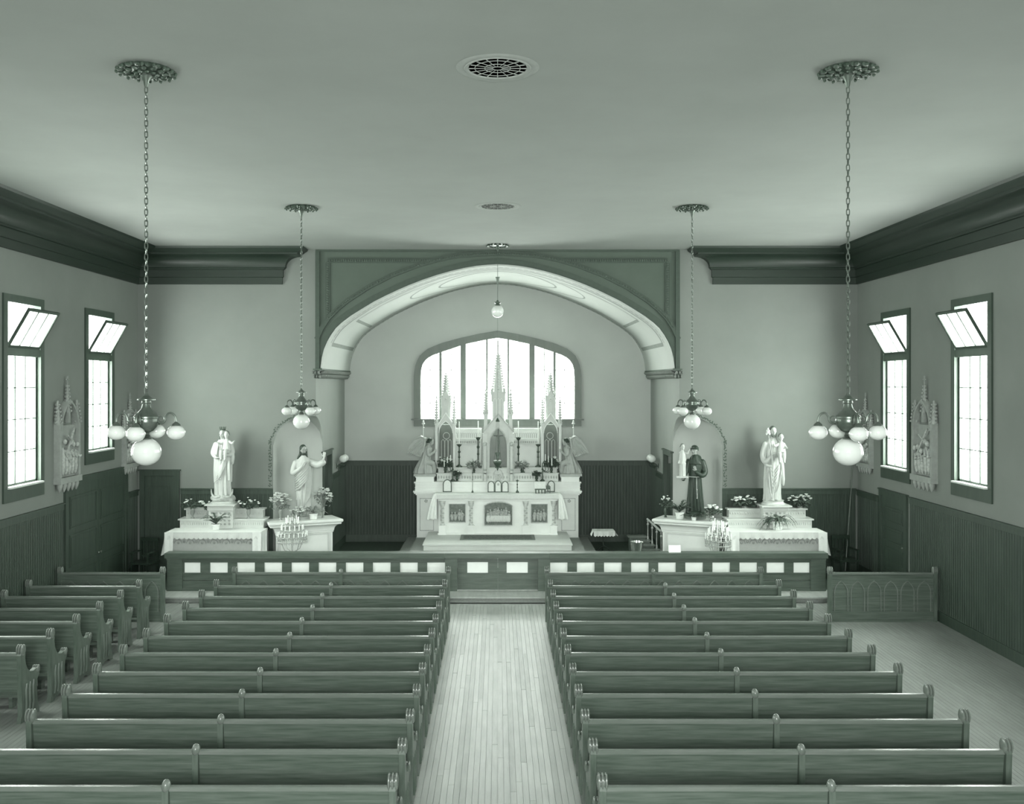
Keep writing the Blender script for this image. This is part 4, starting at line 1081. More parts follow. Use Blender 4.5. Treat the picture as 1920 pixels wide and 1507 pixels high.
# --- crowned woman with child on the left altar
S1 = (px(419.5, 22.45), 22.42, 1.80)
t = thing('crowned_statue', 'white statue of a crowned robed woman holding a child, on the left altar', 'statue', S1)
x, y, z = S1
MB().lathe([(.27, z), (.28, z+.03), (.25, z+.05)], (x, y), 24).build('base_disc', 'statue', t)
m = MB()
for k in range(22):
    a = 2*PI*k/22; r = .17+.05*(k % 3)/2; m.ell((x+r*math.cos(a), y+.8*r*math.sin(a), z+.09+.03*(k % 2)), (.085, .08, .07), 10, 6)
m.ell((x, y, z+.12), (.22, .19, .13), 16, 10)
remesh(m.build('cloud_base', 'statue_mantle', t), .012)
m = MB()
for s in (-1, 1): limb(m, [(x+s*.03, y-.20, z+.16), (x+s*.16, y-.16, z+.15), (x+s*.235, y-.12, z+.23), (x+s*.25, y-.11, z+.34)], [.03, .03, .02, .006], 8)
m.build('crescent_moon', 'gilt', t)
m = MB(); f0 = z+.19
loft(m, [(f0, x, y, .175, .15), (f0+.25, x-.01, y, .175, .14), (f0+.55, x-.015, y, .185, .135), (f0+.80, x-.01, y, .155, .12), (f0+.93, x, y, .145, .11), (f0+1.08, x, y, .17, .115), (f0+1.20, x, y, .165, .10), (f0+1.28, x, y, .10, .075), (f0+1.34, x-.01, y, .05, .05)], 64, 60, folds(9, .15, f0, f0+1.1, .5, 1.6))
loft(m, [(f0+.30, x-.02, y+.03, .205, .13), (f0+.6, x-.02, y+.02, .215, .14), (f0+.85, x-.01, y+.02, .215, .13), (f0+1.05, x, y+.02, .225, .12), (f0+1.2, x, y+.02, .18, .105), (f0+1.3, x, y+.025, .10, .08)], 64, 40, folds(9, .06, f0, f0+1.2, 1.7, 2))
# mantle veil over head
loft(m, [(f0+1.16, x, y+.05, .14, .08), (f0+1.3, x-.005, y+.045, .105, .085), (f0+1.42, x-.01, y+.03, .092, .09), (f0+1.50, x-.01, y+.025, .07, .075), (f0+1.54, x-.01, y+.02, .03, .03)], 32, 18, None)
limb(m, [(x-.17, y, f0+1.17), (x-.225, y-.05, f0+.98), (x-.12, y-.17, f0+.88)], [.07, .06, .035]); hand(m, (x-.12, y-.17, f0+.88), (1, -.35, .1), .95)
limb(m, [(x+.17, y, f0+1.17), (x+.21, y-.04, f0+.97), (x+.08, y-.18, f0+.95)], [.07, .065, .04]); hand(m, (x+.08, y-.18, f0+.95), (-.7, -.2, .05), .9)
limb(m, [(x+.205, y-.03, f0+1.0), (x+.23, y-.04, f0+.88), (x+.225, y-.03, f0+.74)], [.055, .05, .028])
for k in range(6):
    swag(m, [(x-.18+.03*k, y-.13, f0+.30+.07*k), (x-.05+.02*k, y-.17, f0+.42+.08*k), (x+.10, y-.145, f0+.72+.04*k)], .015)
for k in range(3): swag(m, [(x+.13+.02*k, y-.11, f0+.80), (x+.15+.015*k, y-.13, f0+.55), (x+.15+.02*k, y-.12, f0+.35)], .018)
for k in range(4): swag(m, [(x-.06-.03*k, y-.085+.01*k, f0+1.26-.02*k), (x-.10-.03*k, y-.13+.015*k, f0+1.08-.03*k), (x-.12-.025*k, y-.13+.02*k, f0+.93-.02*k)], .012)
for k in range(3): swag(m, [(x-.05+.05*k, y-.10, f0+1.22), (x-.04+.04*k, y-.13, f0+1.05), (x-.04+.04*k, y-.13, f0+.86)], .010)
head(m, (x-.012, y-.025, f0+1.415), .92, -.25, .10); eyes(t, (x-.012, y-.025, f0+1.415), .92, -.25, .10)
remesh(m.build('robed_body', 'statue', t), .008)
h = MB()
for s in (-1, 1): limb(h, [(x-.012+s*.055, y-.055, f0+1.47), (x-.012+s*.068, y-.05, f0+1.40), (x-.012+s*.06, y-.05, f0+1.30)], [.014, .016, .012], 8)
h.build('hair', 'greyhair', t)
c_ = MB().lathe([(.056, f0+1.50), (.062, f0+1.51), (.062, f0+1.535), (.056, f0+1.54)], (x-.012, y-.005), 16)
for k in range(8):
    a = 2*PI*k/8; c_.tube([(x-.012+.06*math.cos(a), y-.005+.06*math.sin(a), f0+1.53), (x-.012+.070*math.cos(a), y-.005+.070*math.sin(a), f0+1.575)], [.012, .005], 5); c_.ell((x-.012+.071*math.cos(a), y-.005+.071*math.sin(a), f0+1.582), .010, 6, 4)
c_.build('crown', 'brass_dark', t)
child_fig(t, (x+.115, y-.14, f0+.96), .98, .15)

# --- bearded man with child and lily staff on the right altar
S2 = (px(1449, 22.45), 22.42, 1.77)
t = thing('lily_staff_statue', 'white statue of a bearded man with child and lily staff, right altar', 'statue', S2)
x, y, z = S2
MB().lathe([(.27, z), (.28, z+.02), (.24, z+.05), (.23, z+.08), (.25, z+.10), (0, z+.10)], (x, y), 24).build('base_disc', 'white2', t)
m = MB(); f0 = z+.10
loft(m, [(f0, x-.02, y, .20, .16), (f0+.15, x-.02, y, .185, .15), (f0+.5, x-.02, y, .185, .145), (f0+.85, x-.01, y, .18, .13), (f0+1.0, x, y, .185, .125), (f0+1.20, x, y, .20, .12), (f0+1.34, x, y, .185, .11), (f0+1.42, x, y, .11, .08), (f0+1.48, x, y, .055, .055)], 64, 60, folds(9, .14, f0, f0+1.2, 2.5, 1.1))
limb(m, [(x-.18, y, f0+1.30), (x-.26, y-.03, f0+1.05), (x-.22, y-.12, f0+.90), (x-.13, y-.19, f0+1.0)], [.07, .062, .062, .035]); hand(m, (x-.13, y-.19, f0+1.02), (.5, -.2, .6), .95)
limb(m, [(x-.24, y-.04, f0+1.0), (x-.2, y-.12, f0+.84), (x-.1, y-.16, f0+.80)], [.045, .045, .03])
limb(m, [(x+.18, y, f0+1.30), (x+.22, y-.03, f0+1.08), (x+.09, y-.17, f0+1.04)], [.075, .07, .04]); hand(m, (x+.09, y-.17, f0+1.04), (-.6, -.3, .1), .95)
limb(m, [(x+.16, y-.08, f0+1.0), (x+.185, y-.09, f0+.75), (x+.20, y-.08, f0+.50), (x+.215, y-.07, f0+.36)], [.055, .05, .05, .022])
for k in range(5): swag(m, [(x-.16+.01*k, y-.13, f0+.9-.04*k), (x-.04, y-.17, f0+.66-.09*k), (x+.12, y-.14, f0+.86-.04*k)], .013)
swag(m, [(x+.15, y-.10, f0+.80), (x+.11, y-.16, f0+.40), (x-.05, y-.17, f0+.08)], .014)
swag(m, [(x-.14, y-.12, f0+.70), (x-.13, y-.15, f0+.35), (x-.08, y-.16, f0+.08)], .016)
for k in range(4): swag(m, [(x-.10-.03*k, y-.09+.02*k, f0+1.34-.02*k), (x-.14-.035*k, y-.14+.02*k, f0+1.14-.03*k), (x-.13-.03*k, y-.16+.015*k, f0+.96-.03*k)], .014)
for k in range(3): swag(m, [(x-.07+.05*k, y-.10, f0+1.36), (x-.05+.045*k, y-.135, f0+1.18), (x-.06+.05*k, y-.15, f0+.9)], .012)
for q in (-1, 1): m.ell((x-.02+q*.06, y-.16, f0+.02), (.035, .07, .025), 8, 6)
head(m, (x-.005, y-.025, f0+1.60), .95, .05, .05); eyes(t, (x-.005, y-.025, f0+1.60), .95, .05, .05)
remesh(m.build('robed_body', 'statue', t), .008)
h = MB(); hx, hy, hz = x-.005, y-.025, f0+1.60
h.ell((hx, hy+.026, hz+.045), (.080, .086, .088), 14, 10)
for s in (-1, 1): h.ell((hx+s*.068, hy+.02, hz-.03), (.022, .04, .07), 8, 6)
for k in range(9):
    a = PI*k/8; h.ell((hx+.048*math.cos(a), hy-.055-.018*math.sin(a), hz-.085-.015*math.sin(a)), (.02, .018, .03), 6, 5)
h.build('hair_and_beard', 'greyhair', t)
m = MB(); m.tube([(x-.03, y-.22, f0+.02), (x-.105, y-.25, f0+1.05), (x-.17, y-.22, f0+1.52)], .010, 8)
st2 = m.build('staff', 'gilt', t)
fl = MB()
for k in range(6):
    a = 2*PI*k/6; fl.ell((x-.18+.035*math.cos(a), y-.22+.03*math.sin(a), f0+1.56+.03*(k % 3)), (.022, .022, .035), 8, 5)
fl.ell((x-.18, y-.22, f0+1.66), (.02, .02, .04), 8, 5); fl.build('lilies', 'flower', st2)
child_fig(t, (x+.145, y-.13, f0+1.02), .98, -.2, arms=((-.13, -.08, .04), (.03, -.12, -.03)))

# --- corner altars: local frame, front toward -Y, then turned inward
def corner_altar(s, lab):
    t = thing('corner_altar', lab, 'altar')
    hw = .81
    body = [(-hw+.14, -.34), (hw-.14, -.34), (hw-.20, .22), (-hw+.20, .22)]
    MB().prism(body, 0, 1.02, 'z').build('altar_body', 'white', t)
    def ringed(prof, nm):
        m = MB(); n = len(prof)
        for g, z in prof: m.v += [(-hw+.14-g, -.34-g, z), (hw-.14+g, -.34-g, z), (hw-.20+g, .24, z), (-hw+.20-g, .24, z)]
        m.f = [(i*4+j, i*4+(j+1) % 4, i*4+4+(j+1) % 4, i*4+4+j) for i in range(n-1) for j in range(4)]+[(0, 3, 2, 1), tuple(range(n*4-4, n*4))]
        m.build(nm, 'white', t, ang=.5)
    ringed([(.035, 0), (.035, .10), (.02, .12), (.005, .13)], 'plinth_moulding')
    ringed([(.005, .93), (.02, .94), (.02, .97), (.03, .98)]+[(.03+.13*(1-math.cos(PI/2*i/8)), .98+.15*math.sin(PI/2*i/8)) for i in range(1, 9)]+[(.17, 1.14), (.17, 1.17), (.19, 1.18), (.205, 1.20), (.205, 1.235), (.195, 1.25)], 'cornice_moulding')
    m = MB()
    for (a, b) in ((-.62, -.56), (.56, .62)): m.box(a, b, -.36, -.34, .2, .92)
    m.box(-.56, .56, -.355, -.34, .88, .92).box(-.56, .56, -.355, -.34, .2, .24)
    m.build('front_panel_moulding', 'white2', t)
    return t
ca1 = corner_altar(-1, 'white wedge altar set across the left chancel corner'); ca2 = corner_altar(1, 'white wedge altar set across the right chancel corner')
AAng = math.radians(25)
CA = {-1: (-4.68, 22.88), 1: (4.68, 22.88)}
for s, o in ((-1, ca1), (1, ca2)): o.location = (CA[s][0], CA[s][1], PLAT); o.rotation_euler = (0, 0, -s*AAng)
SH = PLAT+1.25
def on_corner(s, u, v):
    a = -s*AAng; return (CA[s][0]+u*math.cos(a)-v*math.sin(a), CA[s][1]+u*math.sin(a)+v*math.cos(a))
# --- man with outstretched arm, left corner
t = thing('outstretched_arm_statue', 'statue of a long-haired man in draped robe, one arm raised outward', 'statue')
MB().lathe([(.22, 0), (.22, .05), (.19, .07), (0, .07)], (0, 0), 20).build('base_disc', 'statue_mantle', t)
m = MB(); f0 = .07
loft(m, [(f0, 0, 0, .17, .15), (f0+.3, 0, 0, .155, .14), (f0+.7, 0, 0, .165, .13), (f0+.95, 0, 0, .165, .125), (f0+1.1, 0, 0, .185, .12), (f0+1.28, 0, 0, .19, .11), (f0+1.36, 0, 0, .12, .08), (f0+1.42, 0, 0, .055, .055)], 64, 60, folds(10, .14, f0, f0+1.1, 1.1, .8))
limb(m, [(-.18, 0, f0+1.24), (-.24, -.04, f0+1.02), (-.10, -.17, f0+1.10), (-.03, -.19, f0+1.17)], [.08, .075, .045, .03]); hand(m, (-.03, -.19, f0+1.17), (.4, 0, .9), .9)
limb(m, [(.17, 0, f0+1.25), (.34, -.08, f0+1.20), (.46, -.14, f0+1.26)], [.085, .085, .075]); limb(m, [(.46, -.14, f0+1.28), (.49, -.15, f0+1.38)], [.03, .025]); hand(m, (.49, -.15, f0+1.38), (.1, -.1, 1), 1.0, (0, -1, 0), .2)
remesh(m.build('robed_body', 'statue', t), .008)
m = MB()
for k in range(7): swag(m, [(-.19, -.07, f0+.60+.055*k), (-.06, -.165, f0+.68+.065*k), (.10, -.15, f0+.88+.06*k), (.15, -.07, f0+1.0+.05*k)], .024)
for k in range(5): swag(m, [(.05+.03*k, -.14+.01*k, f0+1.16), (.07+.028*k, -.16+.01*k, f0+.75), (.03+.03*k, -.15, f0+.22+.05*k)], .022)
loft(m, [(f0+.42, .03, .02, .165, .13), (f0+.8, .02, .01, .185, .14), (f0+1.15, .03, .01, .19, .125), (f0+1.32, .03, .01, .13, .09)], 48, 30, folds(9, .05, f0, f0+1.3, .2, 2))
remesh(m.build('draped_mantle', 'statue_mantle', t), .009)
eyes(t, (0, -.03, f0+1.55), .95, .35, .12, 'hair'); m = MB(); head(m, (0, -.03, f0+1.55), .95, .35, .12); remesh(m.build('head', 'skin', t), .006)
h = MB(); hx, hy, hz = 0, -.03, f0+1.55
h.ell((hx-.012, hy+.022, hz+.048), (.084, .092, .090), 14, 10)
limb(h, [(hx-.06, hy+.03, hz+.02), (hx-.075, hy+.04, hz-.10), (hx-.13, hy+.02, hz-.19)], [.035, .035, .025], 8)
limb(h, [(hx+.055, hy+.04, hz+.02), (hx+.065, hy+.04, hz-.10), (hx+.08, hy+.02, hz-.17)], [.03, .03, .02], 8)
T = Matrix.Translation((hx, hy, hz)) @ Matrix.Rotation(.35, 4, 'Z'); b2 = MB()
for k in range(9): a = PI*k/8; b2.ell((.048*math.cos(a), -.055-.018*math.sin(a), -.085), (.018, .018, .028), 6, 5)
b2.xf(T); h.add(b2.v, b2.f)
h.build('hair_and_beard', 'hair', t)
MB().ell((.0, -.165, f0+1.09), (.03, .02, .035), 10, 8).tube([(0, -.17, f0+1.12), (0, -.172, f0+1.16)], [.012, .006], 6).build('heart_emblem', 'hair', t)
pq = on_corner(-1, .0, .02); t.location = (pq[0]+.06, pq[1], SH); t.rotation_euler = (0, 0, .12); 
for c in [t]: c['_w'] = (0, 0, 0)

# --- friar in a dark habit with child, right corner
t = thing('friar_statue', 'statue of a tonsured friar in dark habit carrying a pale child', 'statue')
MB().lathe([(.26, 0), (.26, .10), (.24, .12), (0, .12)], (0, 0), 20).build('base_disc', 'relief_dark', t)
m = MB(); f0 = .12
m.ell((.02, -.05, f0+.03), (.22, .18, .06), 16, 8)
loft(m, [(f0, 0, 0, .20, .17), (f0+.15, 0, 0, .185, .15), (f0+.5, 0, 0, .165, .135), (f0+.8, 0, 0, .15, .12), (f0+.86, 0, 0, .14, .115), (f0+.92, 0, 0, .15, .12), (f0+1.1, .01, 0, .175, .12), (f0+1.25, .01, 0, .175, .11), (f0+1.33, 0, 0, .12, .09), (f0+1.40, 0, 0, .06, .06)], 64, 60, folds(9, .15, f0, f0+.95, .3, .4))
limb(m, [(.17, 0, f0+1.22), (.235, -.03, f0+1.0), (.17, -.14, f0+.92), (.05, -.18, f0+1.00)], [.078, .070, .062, .045])
limb(m, [(-.15, 0, f0+1.22), (-.21, -.06, f0+1.0), (-.25, -.18, f0+.82)], [.078, .065, .045])
loft(m, [(f0+1.18, .01, 0, .18, .13), (f0+1.3, 0, .01, .13, .11), (f0+1.38, 0, .015, .09, .09)], 32, 10, folds(7, .04, f0, f0+1.4))
m.ell((.03, .07, f0+1.30), (.12, .07, .10), 12, 8)
for k in range(3): swag(m, [(.02+.04*k, -.13, f0+.84), (.03+.05*k, -.16, f0+.45), (.03+.06*k, -.17, f0+.10)], .017)
remesh(m.build('habit', 'habit', t), .008)
eyes(t, (-.01, -.035, f0+1.50), .95, -.35, .08, 'hair'); m = MB(); head(m, (-.01, -.035, f0+1.50), .95, -.35, .08); hand(m, (.04, -.185, f0+1.02), (-.3, 0, .9), .9, (0, -1, 0), .2); hand(m, (-.25, -.18, f0+.83), (-.2, -1, .1), .9)
remesh(m.build('head_and_hands', 'skin', t), .006)
h = MB()
for k in range(26): a = 2*PI*k/26; h.ell((-.01+.076*math.cos(a), -.022+.084*math.sin(a), f0+1.55-(.035 if math.sin(a) > 0 else -.0)), (.024, .024, .030), 6, 5)
h.ell((-.01, -.012, f0+1.575), (.082, .088, .050), 14, 8)
h.build('tonsure_hair', 'hair', t)
m = MB().tube([(.145*math.cos(a), .118*math.sin(a), f0+.875) for a in [2*PI*k/24 for k in range(24)]], .011, 6, True).tube([(.05, -.13, f0+.87), (.055, -.165, f0+.6), (.07, -.175, f0+.38)], .007, 6)
for zz_ in (.58, .48, .38): m.ell((.065, -.175, f0+zz_), .013, 6, 5)
m.build('rope_girdle', 'white2', t)
bk = MB(); bk.box(-.40, -.14, -.30, -.10, f0+.86, f0+.90); bk.build('held_book', 'white2', t)
child_fig(t, (-.27, -.20, f0+1.19), .86, .5, standing=True, arms=((.10, -.02, .04), (.10, -.02, .10)))
pq = on_corner(1, .10, .02); t.location = (pq[0]-.08, pq[1], SH); t.rotation_euler = (0, 0, -.30)

# --- kneeling angels on the high altar ends
def angel(s, lab, pc, z0):
    x, y = px(pc, 26.1), 26.2
    t = thing('kneeling_angel', lab, 'statue', (x, y, z0), 'angels kneeling on the high altar')
    m = MB(); d = -s    # faces the tabernacle
    m.box(x-.30, x+.30, y-.22, y+.22, z0, z0+.06)
    bp_ = m.build('base_slab', 'angel', t)
    m = MB(); b0 = z0+.06
    loft(m, [(b0, x-d*.04, y, .27, .17), (b0+.12, x-d*.04, y, .25, .16), (b0+.26, x-d*.02, y, .20, .14), (b0+.40, x+d*.0, y, .14, .12), (b0+.55, x+d*.03, y, .13, .115), (b0+.68, x+d*.06, y, .12, .10), (b0+.74, x+d*.07, y, .07, .07), (b0+.78, x+d*.08, y, .04, .04)], 48, 40, folds(9, .12, b0, b0+.6, 1, 3))
    limb(m, [(x+d*.02, y-.05, b0+.30), (x+d*.22, y-.06, b0+.26), (x+d*.24, y-.05, b0+.03)], [.09, .08, .06])
    for q in (-1, 1):
        limb(m, [(x+d*.07, y+q*.09, b0+.66), (x+d*.10, y+q*.10, b0+.50), (x+d*.24, y+q*.02, b0+.58)], [.05, .045, .025])
        hand(m, (x+d*.24, y+q*.015, b0+.58), (d*.5, 0, .8), .75, (0, q, 0), .1)
    head(m, (x+d*.15, y, b0+.86), .85, d*PI/2, .35)
    remesh(m.build('robed_body', 'angel', t), .008)
    h = MB(); h.ell((x+d*.13, y, b0+.90), (.085, .075, .07), 12, 8)
    for k in range(8): a = 2*PI*k/8; h.ell((x+d*.11+.06*math.cos(a), y+.06*math.sin(a), b0+.86), .028, 6, 5)
    h.build('hair', 'hair', t)
    for q in (-1, 1):
        root = Vector((x-d*.06, y+q*.07, b0+.58))
        pts = [(0, 0), (.02, .20), (.10, .36), (.04, .42), (-.06, .43), (-.17, .39), (-.27, .29), (-.36, .15), (-.45, -.02), (-.36, .0), (-.26, -.04), (-.16, -.10), (-.05, -.12)]
        wm = MB().prism([(root.x+d*a, root.z+b) for a, b in pts], root.y+q*.02, root.y+q*.045)
        for k in range(9):
            e = pts[7] if k > 6 else pts[8]
            f = k/8; tip = (-.45+.40*f, -.02-.10*f)
            wm.tube([(root.x+d*(.04-.10*(1-f)), root.y+q*.035, root.z+.36-.25*f), (root.x+d*(-.18+.1*f), root.y+q*.05, root.z+.24-.24*f), (root.x+d*tip[0], root.y+q*.035, root.z+tip[1])], [.022, .03, .010], 6)
        wm.tube([(root.x, root.y+q*.035, root.z), (root.x+d*.04, root.y+q*.04, root.z+.22), (root.x+d*.06, root.y+q*.04, root.z+.37), (root.x-d*.06, root.y+q*.04, root.z+.425), (root.x-d*.2, root.y+q*.04, root.z+.36)], [.03, .035, .035, .03, .02], 8)
        wm.build('wing', 'angel', t)
angel(-1, 'grey angel kneeling with raised wings at the left end of the high altar', 797, 2.076)
angel(1, 'grey angel kneeling with raised wings at the right end of the high altar', 1070, 2.076)

# ============================================================ SIDE ALTARS
def side_altar(cx, s, lab):
    t = thing('side_altar', lab, 'altar', (cx, 22.2, PLAT))
    hw = 1.06
    MB().box(cx-hw+.08, cx+hw-.08, 21.68, 22.75, PLAT, 1.12).build('altar_body', 'white4', t)
    MB().box(cx-hw, cx+hw, 21.60, 22.3, 1.18, 1.235).box(cx-hw+.04, cx+hw-.04, 21.64, 22.3, 1.12, 1.18).build('mensa_slab', 'white3', t)
    m = MB()
    for k in range(7):
        c = cx-.81+.27*k; m.ribbon([(c+.085*math.cos(PI*i/10), .98+.085*math.sin(PI*i/10)) for i in range(11)], .016, 21.66, 21.68)
        m.ell((c, 21.675, .99), (.028, .012, .028), 8, 5)
        for q in (-1, 1): m.ell((c+q*.125, 21.675, 1.02), (.02, .012, .035), 6, 4)
    m.box(cx-.95, cx+.95, 21.665, 21.68, 1.095, 1.11).box(cx-.95, cx+.95, 21.665, 21.68, .80, .815)
    m.build('carved_frieze', 'niche2', t)
    g1 = MB()
    g1.box(cx-.97, cx+.97, 22.27, D-.08, 1.235, 1.42).box(cx-1.01, cx+1.01, 22.24, D-.08, 1.42, 1.45)
    g1.build('lower_gradine', 'white3', t)
    g2 = MB().box(cx-.90, cx+.90, 22.50, D-.08, 1.45, 1.64).box(cx-.94, cx+.94, 22.47, D-.08, 1.63, 1.665); g2.build('upper_gradine', 'white4', t)
    m = MB()
    for k in range(38): m.ell((cx-.93+1.86*k/37, 22.265, 1.34), (.012, .01, .035), 5, 4)
    for k in range(30): m.ell((cx-.86+1.72*k/29, 22.495, 1.55), (.014, .01, .03), 5, 4)
    tag(m.build('gradine_ornament', 'white4', t), kind='stuff')
    sx0 = S1[0] if s < 0 else S2[0]
    zt = 1.80 if s < 0 else 1.77
    MB().box(sx0-.30, sx0+.30, 22.16, D-.08, 1.66, zt-.03).box(sx0-.35, sx0+.35, 22.10, D-.08, zt-.03, zt).box(sx0-.28, sx0+.28, 22.2, 22.5, 1.24, 1.66).build('statue_pedestal', 'white3', t)
    m = MB()
    for i in range(4):
        for k in range(5): m.ell((sx0-.2+.1*k, 22.195, 1.34+.085*i), (.03, .012, .026), 6, 4)
    m.build('pedestal_carving', 'niche2', t)
    c = thing('side_altar_cloth', 'white scalloped linen cloth on the %s side altar' % ('left' if s < 0 else 'right'), 'tablecloth', (cx, 21.9, 1.235))
    MB().box(cx-hw-.01, cx+hw+.01, 21.585, 22.235, 1.236, 1.246).build('cloth_top', 'cloth', c)
    drape(cx-hw-.01, cx+hw+.01, 21.582, 1.246, 1.12, 100, .008, .035).build('front_fall', 'lace', c, fix=False)
    for q in (-1, 1):
        side_fall(q, cx+q*(hw+.01), 21.585, 22.23, 1.246, .74, (.08 if q == s else .04)).build('side_fall', 'cloth', c, fix=False)
        vs = MB(); xx = cx+q*(hw-.07)
        drape(xx-.10, xx+.10, 21.575, 1.246, .78, 14, .012, .01).build('corner_fold', 'cloth', c, fix=False)
    return t
side_altar(-6.40, -1, 'white stepped side altar left of the chancel, under the crowned statue')
side_altar(6.32, 1, 'white stepped side altar right of the chancel, under the lily staff statue')

# ============================================================ FLOWERS
def bouquet(loc, lab, vase='glass', vh=.22, vr=.05, h=.35, sp=.22, n=12, br=.035, seed=1, leafy=60, dark=True, fl='flower', name='flower_vase'):
    rr = random.Random(seed); x, y, z = loc
    t = thing(name, lab, 'flowers', loc)
    if vase == 'glass': MB().lathe([(vr*.8, z), (vr*.8, z+.01), (vr*.35, z+.05), (vr*.9, z+vh*.6), (vr*.7, z+vh*.9), (vr, z+vh)], (x, y), 14).build('vase', 'glassware', t)
    elif vase == 'pot': MB().lathe([(vr*.75, z), (vr*.85, z+.01), (vr, z+vh*.85), (vr*1.1, z+vh), (vr*.9, z+vh)], (x, y), 16).build('pot', 'pot', t)
    else: MB().lathe([(vr*.9, z), (vr*.5, z+.03), (vr*.9, z+vh*.5), (vr*.6, z+vh*.85), (vr, z+vh)], (x, y), 14).build('vase', 'brass_dark', t)
    st = MB(); pts = []
    for k in range(n):
        a = rr.uniform(0, 2*PI); r = sp*math.sqrt(rr.uniform(.05, 1)); hh = h*(1-.45*(r/sp)**2)*rr.uniform(.7, 1.08)
        p = (x+r*math.cos(a), y+.6*r*math.sin(a), z+vh+hh); pts.append(p)
        st.tube([(x, y, z+vh*.6), (x+r*.3*math.cos(a), y+.2*r*math.sin(a), z+vh+hh*.5), p], .0035, 4)
    lm = MB()
    for k in range(leafy):
        a = rr.uniform(0, 2*PI); r = sp*math.sqrt(rr.uniform(0, 1)); hh = h*rr.uniform(.0, .9)*(1-.4*r/sp)
        c = Vector((x+r*math.cos(a), y+.6*r*math.sin(a), z+vh+hh)); d = Vector((rr.uniform(-1, 1), rr.uniform(-1, 1), rr.uniform(-.3, 1))).normalized(); e = d.orthogonal().normalized(); L = rr.uniform(.03, .07)
        lm.add([c-d*L, c+e*L*.35, c+d*L, c-e*L*.35], [(0, 1, 2, 3)])
    lm.add(st.v, st.f)
    tag(lm.build('foliage', 'leaf' if dark else 'leaf_pale', t, fix=False), kind='stuff')
    for p in pts:
        b = MB(); r = br*rr.uniform(.75, 1.2)
        b.ell(p, (r*.6, r*.6, r*.5), 6, 4)
        for k in range(5):
            a = 2*PI*k/5+rr.random(); b.ell((p[0]+r*.55*math.cos(a), p[1]+r*.55*math.sin(a), p[2]+r*.1), (r*.5, r*.5, r*.35), 6, 3)
        b.build('blossom', fl, t)
    return t
def fern(loc, lab, n=20, L=.35, droop=.3, vr=.09, vh=.14, seed=1, pot=True, w=.022, mt='leaf', up=.6):
    rr = random.Random(seed); x, y, z = loc
    t = thing('potted_fern', lab, 'plant', loc)
    if pot: MB().lathe([(vr*.75, z), (vr*.85, z+.01), (vr*.98, z+vh*.8), (vr*1.1, z+vh*.86), (vr*1.08, z+vh), (vr*.9, z+vh)], (x, y), 16).build('pot', 'pot', t)
    for k in range(n):
        a = 2*PI*k/n+rr.uniform(-.15, .15); l = L*rr.uniform(.7, 1.1); e = up*rr.uniform(.5, 1.2); P = []
        for i in range(8):
            f = i/7; P.append(Vector((x+l*f*math.cos(a), y+.8*l*f*math.sin(a), z+vh+l*(e*f*1.5-(e*1.1+droop)*f*f))))
        side = Vector((-math.sin(a), math.cos(a), 0)); m = MB(); vs = []
        for i, p in enumerate(P):
            ww = w*math.sin(PI*min(.97, .12+.88*i/7))*(1 if i % 2 else .8); vs += [p+side*ww, p+Vector((0, 0, .006)), p-side*ww]
        m.add(vs, [(3*i+j, 3*i+j+1, 3*i+3+j+1, 3*i+3+j) for i in range(7) for j in (0, 1)])
        for i in range(1, 7):
            for q in (-1, 1):
                p = P[i]; d = side*q*w*1.9+(P[i]-P[i-1])*.6+Vector((0, 0, -.008)); m.add([p, p+d*.6+Vector((0, 0, .005)), p+d, p+d*.5-(P[i]-P[i-1])*.2], [(0, 1, 2, 3)])
        m.build('frond', mt, t, fix=False)
    return t
Y = 22.6
bouquet((px(361, 22.36), 22.36, 1.452), 'glass vase of white roses on dark stems, left end of left side altar', vh=.24, vr=.055, h=.24, sp=.27, n=14, br=.03, seed=2, leafy=50)
bouquet((px(466, 22.36), 22.36, 1.452), 'glass vase of white roses on dark stems, right end of left side altar', vh=.22, vr=.055, h=.26, sp=.26, n=13, br=.03, seed=3, leafy=50)
fern((px(405, 21.95), 21.95, 1.247), 'narrow upright fern in a white pot on the left side altar cloth', 18, .36, .0, .09, .13, 5, up=1.15)
bouquet((px(390, 22.36), 22.36, 1.452), 'small posy of pale flowers before the crowned statue', 'glass', .20, .04, .20, .12, 7, .026, 12, 20, name='flower_posy')
# left corner altar
def cpos(s, u, v, dz=0): a = on_corner(s, u, v); return (a[0], a[1], SH+dz)
bouquet(cpos(-1, -.52, -.10), 'tall glass vase of pale carnations left of the outstretched arm statue', vh=.26, vr=.05, h=.38, sp=.26, n=34, br=.046, seed=6, leafy=50, dark=False, fl='flower_grey')
bouquet(cpos(-1, .50, -.12), 'tall glass vase of pale blossoms right of the outstretched arm statue', vh=.26, vr=.05, h=.46, sp=.24, n=32, br=.044, seed=8, leafy=50, dark=False, fl='flower_grey')
fern(cpos(-1, .22, -.28), 'spreading fern in white pot at the feet of the outstretched arm statue', 18, .42, .25, .10, .14, 9, mt='leaf_pale', up=.9)
bouquet(cpos(-1, -.12, -.30), 'low pale hydrangea posy before the outstretched arm statue', 'glass', .10, .05, .22, .20, 16, .04, 31, 30, dark=False, fl='flower_grey', name='flower_posy')
# right corner altar
bouquet(cpos(1, -.66, -.12), 'dark vase of white flowers at the left tip of the right wedge altar', 'dark', .26, .05, .26, .16, 16, .026, 10, 40)
fern(cpos(1, -.28, -.26), 'bushy upright fern in white pot left of the friar statue', 26, .40, .0, .10, .16, 11, up=1.0, w=.026)
bouquet(cpos(1, .48, -.26), 'round bouquet of large white roses right of the friar statue', 'glass', .14, .07, .26, .24, 16, .045, 13, 80, fl='flower')
fern(cpos(1, .08, -.34), 'dark drooping plant at the base of the friar statue', 18, .30, .1, .06, .08, 14, up=.5, w=.03)
